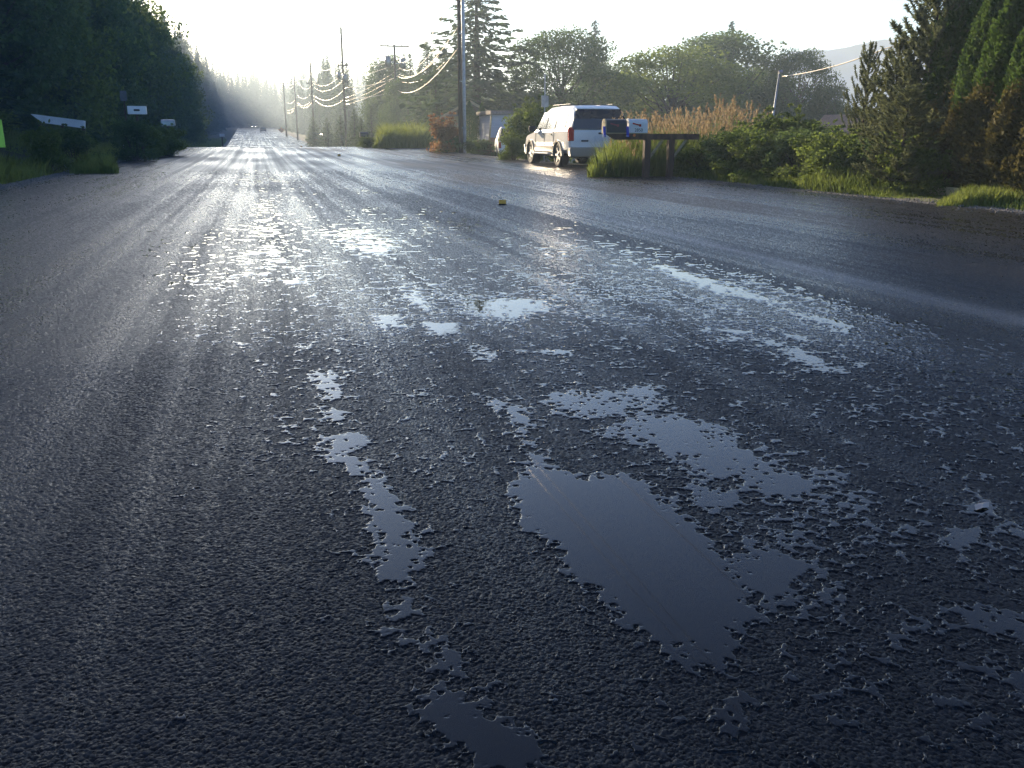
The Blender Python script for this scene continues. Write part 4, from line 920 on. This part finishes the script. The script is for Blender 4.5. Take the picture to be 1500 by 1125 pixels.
# ------------------------------------------------------------------ mailboxes on the right
def text_mesh(txt, size, mat, parent, loc, rot, name='house_number', ext=.002):
    c = bpy.data.curves.new(name, 'FONT'); c.body = txt; c.size = size; c.extrude = ext; c.align_x = 'CENTER'
    o = bpy.data.objects.new(name, c); COL.objects.link(o); dg = bpy.context.evaluated_depsgraph_get()
    me = bpy.data.meshes.new_from_object(o.evaluated_get(dg)); bpy.data.objects.remove(o)
    me.materials.clear(); me.materials.append(mat); m = bpy.data.objects.new(name, me); COL.objects.link(m); m.parent = parent; m.location = loc; m.rotation_euler = rot; return m
def mailbox(name, loc, rz, mat, label, L_=.53, w=.20, h=.27, flagm=None, num=None, doorm=None):
    """long axis is local x, door at -x, its broad side faces local -y"""
    r = empty(name, loc, rz, label, 'mailbox')
    def sec(w, h): return [(-w/2, 0), (w/2, 0), (w/2, h*.62)]+[(w/2*math.cos(t), h*.62+h*.38*math.sin(t)) for t in [math.pi*k/10 for k in range(1, 10)]]+[(-w/2, h*.62)]
    MB().prism(sec(w, h), 'x', -L_/2, L_/2).build('body', mat, r)
    MB().prism(sec(w+.014, h+.010), 'x', -L_/2-.02, -L_/2+.015).build('door', doorm or mat, r)
    MB().box((-L_/2-.03, 0, h*.8), (.03, .04, .02)).build('door_handle', M_galv, r)
    if flagm: MB().box((-.06, -w/2-.012, h*.60), (.20, .008, .03), ry=R(14)).box((.03, -w/2-.012, h*.53), (.05, .008, .055)).build('flag', flagm, r)
    if num: text_mesh(num, .105, M_black, r, (.0, -w/2-.006, h*.08), (math.pi/2, 0, 0))
    return r
def mail_stand():
    Y = 20.0
    pL = At(878, 200, Y)
    x0, x1 = At(895, 200, Y).x, At(1022, 200, Y).x
    zt = At(950, 196, Y).z; zb_ = At(950, 204.5, Y).z
    r = empty('mailbox_stand', ((x0+x1)/2, Y, T((x0+x1)/2, Y)), 0, 'rough brown timber beam on two posts carrying the mailboxes', 'mailbox stand')
    z0 = r.location.z; cx_ = r.location.x; hw = (x1-x0)/2
    # beam with a raked left end
    mb = MB(); zt -= z0; zb_ -= z0
    mb.prism([(-hw-.12, zt), (hw, zt), (hw, zb_), (-hw+.10, zb_)], 'y', -.07, .07); mb.build('beam', M_wood, r)
    for px in (948, 983):
        xx = At(px, 200, Y).x-cx_; MB().box((xx, 0, zb_/2-.05), (.15, .14, zb_+.1)).build('post', M_wood, r, bevel=.008)
    for px, k in ((948, 1), (983, 1)):
        xx = At(px, 200, Y).x-cx_; MB().tube([(xx+.07, 0, zb_-.42), (xx+.40, 0, zb_+.0)], .035, 5).build('brace', M_timber, r)
    MB().box((-hw+.08, 0, zt+.012), (.52, .26, .022)).box((-hw+.62, 0, zt+.012), (.5, .24, .022)).build('shelf', M_timber, r)
    MB().tube([(-hw+.55, -.073, zb_+.10), (-hw+.55, -.085, zb_+.10)], .035, 10).build('reflector', M_orange, r)
    MB().tube([(-hw+.42, -.073, zb_+.11), (-hw+.42, -.085, zb_+.11)], .025, 10).build('reflector', M_red, r)
    zs = z0+zt+.024
    mailbox('mailbox', (At(900, 190, Y).x, Y-.02, zs), 0, M_boxblack, 'black mailbox on the left end of the timber stand', .52, .22, .30, pm('faded_red', (.30, .05, .06), .5), doorm=M_timber)
    mailbox('mailbox', (At(934, 190, Y).x, Y+.05, zs), 0, M_white, 'white mailbox numbered 2850 beside the black one on the stand', .46, .22, .31, M_red, '2850')
    for px, lab in ((881.5, 'blue newspaper band at the door end of the black mailbox'), (915.5, 'blue plastic sleeve between the black and the white mailbox')):
        p = At(px, 193, Y); o = empty('newspaper_sleeve', (p.x, Y-.14, p.z-.02), 0, lab, 'plastic sleeve'); MB().prism([(-.03, .14), (.025, .14), (.05, -.10), (-.01, -.10)], 'y', -.02, .02).build('sleeve', M_blue, o, bevel=.006)
        MB().box((0, 0, -.075), (.05, .05, .012)).build('tie', M_white, o)
mail_stand()
def small_mailbox(px, py, Y, mat, label, L_=.5, h=.25, w=.25, rz=0, post=True, postm=None, lean=0):
    p = At(px, py, Y); g = T(p.x, Y)
    r = empty('mailbox', (p.x, Y, g), rz, label, 'mailbox'); zz = p.z-g-h/2
    sec = [(-w/2, zz), (w/2, zz), (w/2, zz+h*.66)]+[(w/2*math.cos(t), zz+h*.66+h*.34*math.sin(t)) for t in [math.pi*k/8 for k in range(1, 8)]]+[(-w/2, zz+h*.66)]
    MB().prism(sec, 'x', -L_/2, L_/2).build('body', mat, r)
    MB().box((L_/2+.012, 0, zz+h*.42), (.02, w*1.05, h*.84)).build('door', mat, r)
    MB().tube([(lean, 0, -.1), (0, 0, zz-.03)], .05, 6).build('post', postm or M_wood, r)
    MB().box((0, 0, zz-.018), (L_*.9, w, .03)).build('shelf', M_timber, r)
    return r
# white box with a dark slot, left of the road beyond the driveway
p = At(201, 161.5, 36.5); g = T(p.x, 36.5); r = empty('letter_box', (p.x, 36.5, g), 0, 'white rectangular box with a dark oval opening on a leaning post', 'letter box')
zz = p.z-g; MB().box((0, 0, zz), (.64, .3, .29)).build('body', M_white, r, bevel=.01)
MB().prism([(-.09, zz-.035), (.09, zz-.035), (.11, zz), (.09, zz+.035), (-.09, zz+.035), (-.11, zz)], 'y', -.165, -.152).build('opening', M_black, r)
MB().tube([(.10, 0, -.1), (-.05, .05, zz-.14)], .05, 6).build('post', M_wood, r)
small_mailbox(246, 179.5, 43, M_galv, 'grey metal mailbox with a rounded top right of the white slotted box', .54, .25, .3)
small_mailbox(325, 198, 88, M_white, 'tiny white mailbox at the far left road edge', .42, .26)
small_mailbox(533, 197, 58, M_boxblack, 'dark mailbox on a bracketed shelf before the sunlit grass', .5, .3, .3)
# long white board
def board():
    a, b = At(46, 167, 37.8), At(124, 177, 36.6); c, d = At(124, 188, 36.6), At(64, 180, 37.5)
    base = Vector(((a.x+b.x)/2, (a.y+b.y)/2, T((a.x+b.x)/2, (a.y+b.y)/2)))
    r = empty('board', base, 0, 'long tapering pale board propped in the bushes beside the left driveway', 'board')
    n = (b-a).cross(Vector((0, 0, 1))).normalized()*.05
    vs = [v-base for v in (a, b, c, d)]; vs = [v-n for v in vs]+[v+n for v in vs]
    MB().add(vs, [(0, 1, 2, 3), (4, 7, 6, 5), (0, 4, 5, 1), (1, 5, 6, 2), (2, 6, 7, 3), (3, 7, 4, 0)]).build('panel', M_white, r)
    for t in (.12, .55, .95):
        q_ = a.lerp(b, t)-base; MB().box((q_.x, q_.y+.12, q_.z/2-.35), (.1, .1, q_.z+.5)).build('post', M_wood, r)
board()
# signs
def post_sign(name, px, y0, y1, Y, wpx, mat, label, rz=0, pole=M_galv, h_extra=0, lean=0, shape='rect'):
    p0, p1 = At(px, y0, Y), At(px, y1, Y); g = T(p0.x, Y); w = wpx/1297*Y
    r = empty(name, (p0.x, Y, g), rz, label, 'sign'); zt, zb_ = p0.z-g, p1.z-g
    if shape == 'rect': MB().box((0, -.03, (zt+zb_)/2), (w, .006, zt-zb_)).build('panel', mat, r)
    else:
        c = (zt+zb_)/2; hh = (zt-zb_)/2; MB().prism([(-w/2, c), (0, c+hh), (w/2, c), (0, c-hh)], 'y', -.035, -.029).build('panel', mat, r)
    MB().tube([(lean, 0, -.1), (0, 0, zt+h_extra)], .025, 6).build('post', pole, r); return r
post_sign('road_sign', 798, 140, 157, 33, 11, pm('sign_back', (.38, .38, .38), .5, .3), 'back of a grey rectangular road sign behind the white car', h_extra=.75)
post_sign('road_sign', -23, 175, 216, 19, 40, M_lime_sign, 'fluorescent yellow green sign at the left edge of the view', lean=.05)
post_sign('road_sign', 180, 133, 148, 42, 8, pm('dull_board', (.12, .12, .13), .7), 'small dull grey board in the shade above the driveway', pole=M_wood)
post_sign('warning_sign', 412, 186, 194.5, 240, 9, M_orange, 'orange diamond work sign beside the far road', shape='dia')
p = At(178, 188, 36); g = T(p.x, 36); r = empty('marker_post', (p.x, 36, g), 0, 'thin post with an orange reflector beside the left driveway', 'marker post')
MB().tube([(0, .03, -.1), (0, .03, p.z-g+.05)], .02, 6).build('post', M_galv, r); MB().tube([(0, -.01, p.z-g), (0, .01, p.z-g)], .09, 10).build('reflector', M_orange, r)
# ------------------------------------------------------------------ road markers
mk = None
for i, (px, py, lab) in enumerate([(736, 300, 'nearest yellow raised tab marker on the asphalt, right of the puddles'), (497, 233.5, 'second yellow tab marker, seen small on the centre line'), (442, 219.5, 'third yellow tab marker near the crest of the road'), (418, 214.6, 'farthest yellow tab marker, a speck at the crest')]):
    x, y = G(px, py); z = zroad(y)
    if mk is None:
        mk = empty('road_marker', (x, y, z)); MB().box((0, 0, .042), (.105, .010, .056), rx=-.12).build('tab', M_yellow, mk, bevel=.002)
        MB().box((0, .03, .009), (.112, .075, .012)).build('foot', M_boxblack, mk, bevel=.003); o = mk
    else: o = copy_tree(mk)
    if i: o.scale = (1.25,)*3
    o.location = (x, y, z+.002); tag(o, lab, 'road marker', 'yellow temporary road markers')
# ------------------------------------------------------------------ utility poles and wires
def upole(px, topy, Y, r, label, cross=(), cans=(), extra=None):
    x = Xat(px, Y); g = T(x, Y); p = At(px, topy, Y); h = p.z-g
    o = empty('utility_pole', (x, Y, g), 0, label, 'utility pole')
    MB().tube([(0, 0, -.3), (0, 0, h)], [r, r*.75], 12).build('shaft', M_pole, o, True)
    for yy, wpx in cross:
        z = At(px, yy, Y).z-g; w = wpx/1297*Y; MB().box((0, -r-.05, z), (w, .1, .12)).build('crossarm', M_wood, o)
        for s in (-1, -.5, .5, 1): MB().tube([(s*w*.46, -r-.05, z+.06), (s*w*.46, -r-.05, z+.22)], [.05, .03], 6).build('insulator', M_ceramic, o)
    for cx_, yy, hpx in cans:
        z = At(px, yy, Y).z-g; hh = hpx/1297*Y; xx = cx_/1297*Y
        MB().tube([(xx, -.1, z-hh/2), (xx, -.1, z+hh/2)], hh*.28, 12).build('transformer', M_galv, o, True)
        MB().box((xx/2, -.05, z), (abs(xx), .06, .08)).build('bracket', M_galv, o)
    if extra: extra(o, h)
    return x, Y, g
def guard(o, h):
    MB().tube([(.19, -.03, -.1), (.19, -.03, h)], .085, 10).build('conduit', pm('grey_conduit', (.55, .56, .60), .5), o, True)
    MB().box((.12, -.05, 1.2), (.3, .1, .05)).box((.12, -.05, 3.4), (.3, .1, .05)).box((.12, -.05, 5.6), (.3, .1, .05)).build('bracket', M_galv, o)
P0 = upole(675, -90, 45, .115, 'nearest brown utility pole with a grey conduit strapped to it', extra=guard, cross=((-60, 66),))
P1 = upole(582, 66, 92, .14, 'utility pole with a crossarm and two grey transformers', cross=((68, 40),), cans=((-10, 91, 15), (11, 93, 14)))
P2 = upole(507, 40, 104, .13, 'tall thin utility pole with a transformer low on its shaft', cross=((96, 14),), cans=((2, 115, 11), (-6, 111, 9)))
P3 = upole(460.5, 92, 150, .16, 'hazy utility pole just left of the tall thin one', cross=((122, 14),))
P4 = upole(436, 110, 200, .16, 'faint far utility pole in front of the dark trees')
P5 = upole(420, 122, 235, .2, 'farthest utility pole, near the end of the line', cross=((122, 10),))
def wire(pts, r, label, sag=True, kind='overhead_wire', group='overhead wires right of the road', cat_='wire'):
    V_ = []
    for i in range(len(pts)-1):
        a, b = pts[i], pts[i+1]; n = 14; L_ = (b-a).length; sg = L_*.022
        for k in range(n+(i == len(pts)-2)):
            t = k/n; q_ = a.lerp(b, t); q_.z -= 4*sg*t*(1-t); V_.append(q_)
    base = V_[0].copy(); o = empty(kind, base, 0, label, cat_, group)
    MB().tube([v-base for v in V_], r, 5).build('cable', M_wire, o, True); return o
wlab = ['topmost of the overhead wires running down to the far poles', 'upper pair wire sagging between the poles', 'lower pair wire sagging between the poles', 'lowest long wire dipping behind the second pole']
for k, ys_ in enumerate([(-70, 45, 82, 97, 113, 124), (-62, 86, 100, 122, 120, 127), (-30, 92, 112, 128, 140, 150), (30, 112, 128, 140, 150, 160), (62, 132, 143, 145, 152, 165)]):
    pts_ = [At(677, ys_[0], 45), At(586-k, ys_[1], 92), At(507, ys_[2], 104), At(460, ys_[3], 150), At(436, ys_[4], 200), At(420, ys_[5], 235)]
    wire(pts_, .018+.004*(k > 2), (wlab+['slack cable below all the other wires'])[k])
# second line on the far side, to the cluster of wires climbing right
for k in range(3):
    wire([At(640+8*k, 66+10*k, 60), At(585, 100+9*k, 92), At(507, 143+5*k, 104)], .016, ['topmost', 'middle', 'lowest'][k]+' of three short wires climbing right past the transformer pole', group='short wires by the transformer pole')
# three wires that run on from the near pole over the viewer's right side; the big puddle mirrors them
def overhead(a, b, zb, label):
    d1, d2 = ray(*a), ray(*b); d1.z *= -1; d2.z *= -1; n_ = d1.cross(d2)
    xx = At(675, 200, 45).x; za = -(n_.x*xx+n_.y*45)/n_.z-CAM_H
    def X_(y_, z_): return -(n_.y*y_+n_.z*(z_+CAM_H))/n_.x
    P_ = [Vector((xx, 45, za))]+[Vector((X_(y_, za+(zb-za)*(45-y_)/59), y_, za+(zb-za)*(45-y_)/59)) for y_ in (30, 14, 0, -14)]
    o = empty('overhead_wire', P_[0], 0, label, 'wire', 'overhead wires mirrored in the puddle'); MB().tube([v-P_[0] for v in P_], .009, 5).build('cable', M_wire, o, True)
overhead((802.7, 721), (992, 938.7), 11.9, 'left one of two close wires mirrored as fine lines in the big puddle')
overhead((800, 696), (1010.7, 936), 11.2, 'right one of two close wires mirrored as fine lines in the big puddle')
overhead((928, 720), (1029, 813), 9.0, 'single faint wire mirrored near the right shore of the big puddle')
# service mast and its cable
Y = 21.5; pt = At(1142, 106, Y); pb = At(1131, 178, Y); g = T(pb.x, Y)
o = empty('service_mast', (pb.x, Y, g), 0, 'thin pale mast pipe leaning above the right hedge', 'mast')
MB().tube([(pb.x-pb.x+(g-pb.z)*(pt.x-pb.x)/(pt.z-pb.z), 0, -.1), (pt.x-pb.x, 0, pt.z-g)], .025, 8).build('pipe', M_galv, o, True)
MB().tube([(pt.x-pb.x-.03, 0, pt.z-g), (pt.x-pb.x+.07, 0, pt.z-g+.02)], .045, 8).build('weather_head', M_galv, o)
wire([At(1146, 112, Y), At(1300, 70, 17.5), At(1520, -5, 14)], .013, 'twisted cable running from the thin mast up to the right', group=None, cat_='cable')
# ------------------------------------------------------------------ buildings
def gable_house(px, Y, w, d, eave, ridge, wallm, roofm, rz, label, over=.35, fascia=M_timber, name='house', openings=()):
    x = Xat(px, Y); g = T(x, Y); r = empty(name, (x, Y, g), rz, label, name.replace('_', ' '))
    MB().prism([(-w/2, -.2), (w/2, -.2), (w/2, eave), (0, ridge), (-w/2, eave)], 'y', -d/2, d/2).build('wall', wallm, r)
    t = .12; sl = (ridge-eave)/(w/2)
    f = MB()
    for s in (-1, 1):
        f.prism([(0, ridge+.003), (s*(w/2+over), eave-sl*over+.003), (s*(w/2+over), eave-sl*over+t), (0, ridge+t)], 'y', -d/2-over, d/2+over)
    f.build('roof', roofm, r)
    fb = MB()
    for s in (-1, 1):
        fb.prism([(0, ridge-.05), (s*(w/2+over+.01), eave-sl*over-.05), (s*(w/2+over+.01), eave-sl*over+t+.01), (0, ridge+t+.01)], 'y', -d/2-over-.04, -d/2-over)
    fb.build('fascia', fascia, r)
    for (ox, oz, ow, oh, mt, nm) in openings:
        MB().box((ox, -d/2-.02, oz), (ow+.12, .05, oh+.12)).build(nm+'_frame', M_white, r); MB().box((ox, -d/2-.05, oz), (ow, .03, oh)).build(nm, mt, r)
    return r
gable_house(690, 62, 3.2, 6, 2.2, 3.05, M_darkwall, M_roof, R(-14), 'small dark gabled house with a pale fascia behind the near utility pole', openings=((-.5, 1.2, .5, .9, M_glass, 'window'),))
# cream sunlit lean-to beside it
x = Xat(688, 57); g = T(x, 57); r = empty('lean_to', (x+.2, 57, g), R(20), 'cream coloured sunlit side wall between the pole and the cypresses', 'lean-to')
MB().prism([(-.9, -.2), (.9, -.2), (.9, 1.9), (-.9, 2.2)], 'y', -1.5, 1.5).build('wall', M_cream, r); MB().prism([(-1.05, 2.24), (1.05, 1.9), (1.05, 2.0), (-1.05, 2.34)], 'y', -1.6, 1.6).build('roof', M_roof, r)
# grey shed
Y = 49; xl, xr = Xat(717, Y), Xat(800, Y); g = T((xl+xr)/2, Y); zt = At(740, 161, Y).z-g
r = empty('shed', ((xl+xr)/2, Y+1.5, g), 0, 'grey sided shed with a flat pale roof edge behind the pickup', 'shed'); w = xr-xl
MB().prism([(-w/2-.1, -.2), (w/2, -.2), (w/2, zt-.25), (-w/2+.12, zt-.25)], 'y', -1.5, 1.5).build('wall', M_shed, r)
MB().box((.06, -.05, zt-.14), (w+.1, 3.4, .2)).build('roof', M_roof, r)
MB().prism([(-w/2+.05, 0), (-w/2+.62, 0), (-w/2+.40, 1.15), (-w/2+.05, 1.15)], 'y', -1.56, -1.515).build('door', M_orangewood, r)
MB().prism([(-w/2-.16, 0), (-w/2-.06, 0), (-w/2+.14, zt-.3), (-w/2+.06, zt-.3)], 'y', -1.58, -1.505).build('corner_board', M_timber, r)
p_ = Xat(707, 47); o = empty('bin', (p_, 47, T(p_, 47)), 0, 'reddish brown crate left of the grey shed', 'crate'); MB().box((0, 0, .4), (.75, .7, .8)).build('crate_box', pm('red_brown', (.22, .08, .05), .8), o, bevel=.02); MB().box((0, -.36, .25), (.78, .02, .06)).box((0, -.36, .6), (.78, .02, .06)).build('slat', M_wood, o); o.name = 'crate'
# brown roofed house beyond the right hedge
x = Xat(1285, 34); r = gable_house(1268, 34, 2.6, 3.4, 1.15, 2.05, M_darkwall, M_brownroof, R(28), 'brown roofed low house showing over the right hedge', over=.3)
# timber edging in front of the arborvitae
a = At(1385, 283, 12.0); b = At(1560, 300, 10.0); xa, xb = G(1383, 287, -.02), G(1580, 305, -.02)
o = empty('timber_edging', (xa[0], xa[1], T(*xa)), 0, 'pale timber edging along the foot of the arborvitae row', 'timber edging')
vx, vy = xb[0]-xa[0], xb[1]-xa[1]; Ln = math.hypot(vx, vy); MB().box((vx/2, vy/2+.35, .08), (Ln, .12, .14), rz=math.atan2(vy, vx)).build('beam', M_timber, o, bevel=.01)
for t in (.08, .5, .9): MB().box((vx*t, vy*t+.26, .05), (.05, .05, .2)).build('stake', M_wood, o)
# ------------------------------------------------------------------ loose stones and scraps on the asphalt
sp = []
for i in range(22):
    px = random.choice([random.uniform(820, 1480), random.uniform(60, 1480)]); py = random.uniform(268, 420); x, y = G(px, py)
    sp.append((x, y))
for i, (px, py) in enumerate([(1211, 411), (1224, 437), (829, 331), (901, 321), (1018, 339), (704, 388), (718, 372), (1365, 385), (1492, 446), (1436, 356)]): sp.append(G(px, py))
st0 = None
for i, (x, y) in enumerate(sp):
    if not (EL < x < ER): continue
    if st0 is None:
        bm = bmesh.new(); bmesh.ops.create_icosphere(bm, subdivisions=1, radius=.012)
        for v in bm.verts: v.co *= random.uniform(.7, 1.2); v.co.z *= .7
        me = bpy.data.meshes.new('pebble'); bm.to_mesh(me); bm.free(); me.materials.append(M_rock); st0 = bpy.data.objects.new('pebble', me); COL.objects.link(st0); o = st0
    else: o = st0.copy(); COL.objects.link(o)
    s = random.uniform(.3, .75); o.scale = (s, s, s); o.location = (x, y, zroad(y)+.006); o.rotation_euler = (0, 0, random.random()*6)
    tag(o, 'small dark stone lying loose on the wet asphalt', 'stone', 'loose stones on the asphalt')
x, y = G(1437, 747); o = empty('leaf', (x, y, .006), .4, 'pale fallen leaf scrap lying on a small puddle at the right', 'leaf')
MB().add([(-.032, 0, .002), (-.014, .013, .008), (.018, .014, .004), (.034, -.004, .010), (.013, -.013, .003), (-.013, -.009, .007), (0, 0, .010)], [(0, 6, 1), (1, 6, 2), (2, 6, 3), (3, 6, 4), (4, 6, 5), (5, 6, 0)]).build('blade', pm('pale_leaf', (.45, .38, .34), .6), o)
number('bushes of the right roadside hedge', 'dark leafy bush, %s of those in the right roadside hedge')
number('pale bushes of the right roadside hedge', 'yellow tinged bush, %s of those in the right roadside hedge')
number('bushes under the left trees', 'dark bush below the left tree wall, %s of its row')
number('broadleaf trees left of the road', 'rounded broadleaf tree left of the road, %s one to the viewer')
number('conifers round the small house', 'dense conifer behind the small dark house, %s of that clump')
number('low background trees on the right', 'low background tree right of the white car, %s in its row')
number('low evergreens on the far right verge', 'low dark evergreen on the far right verge, %s one')
def shoulder_gravel():
    n = 9000; y = 8+42*rng.random(n)**1.4; sd_ = rng.random(n) < .5; d = rng.normal(size=n)*.22+.12
    x = np.where(sd_, EL-d, ER+d); z = np.where(d > 0, terrain(x, y), prof(y))
    r_ = .006+.016*rng.random(n)**3; C_ = np.stack([x, y, z+r_*.3], 1)
    O = np.array([(1, 0, 0), (0, 1, 0), (-1, 0, 0), (0, -1, 0), (0, 0, .8), (0, 0, -.8)], float)
    V_ = C_[:, None, :]+O[None]*r_[:, None, None]*(.7+.6*rng.random((n, 6, 1)))
    f_ = np.array([(0, 1, 4), (1, 2, 4), (2, 3, 4), (3, 0, 4), (1, 0, 5), (2, 1, 5), (3, 2, 5), (0, 3, 5)])
    F_ = (np.arange(n)[:, None, None]*6+f_[None]).reshape(-1, 3)
    tag(npmesh('gravel', V_.reshape(-1, 3), F_, M_gravel), 'loose gravel and grit along both broken edges of the asphalt', kind='stuff')
shoulder_gravel()
# ------------------------------------------------------------------ haze
hb = MB(); hb.box((350, 640, 31), (2300, 1500, 92)); hz = hb.build('haze', pm('haze_air', (1, 1, 1)), None)
hm = bpy.data.materials.new('haze_volume'); hm.use_nodes = True; hn = hm.node_tree; hn.nodes.remove(hn.nodes['Principled BSDF'])
pv = hn.nodes.new('ShaderNodeVolumePrincipled'); pv.inputs['Color'].default_value = (.70, .86, 1, 1); pv.inputs['Density'].default_value = .0017; pv.inputs['Anisotropy'].default_value = .35
hn.links.new(pv.outputs[0], hn.nodes['Material Output'].inputs['Volume']); hz.data.materials.clear(); hz.data.materials.append(hm); tag(hz, 'thin pale backlit haze filling the valley', kind='stuff')
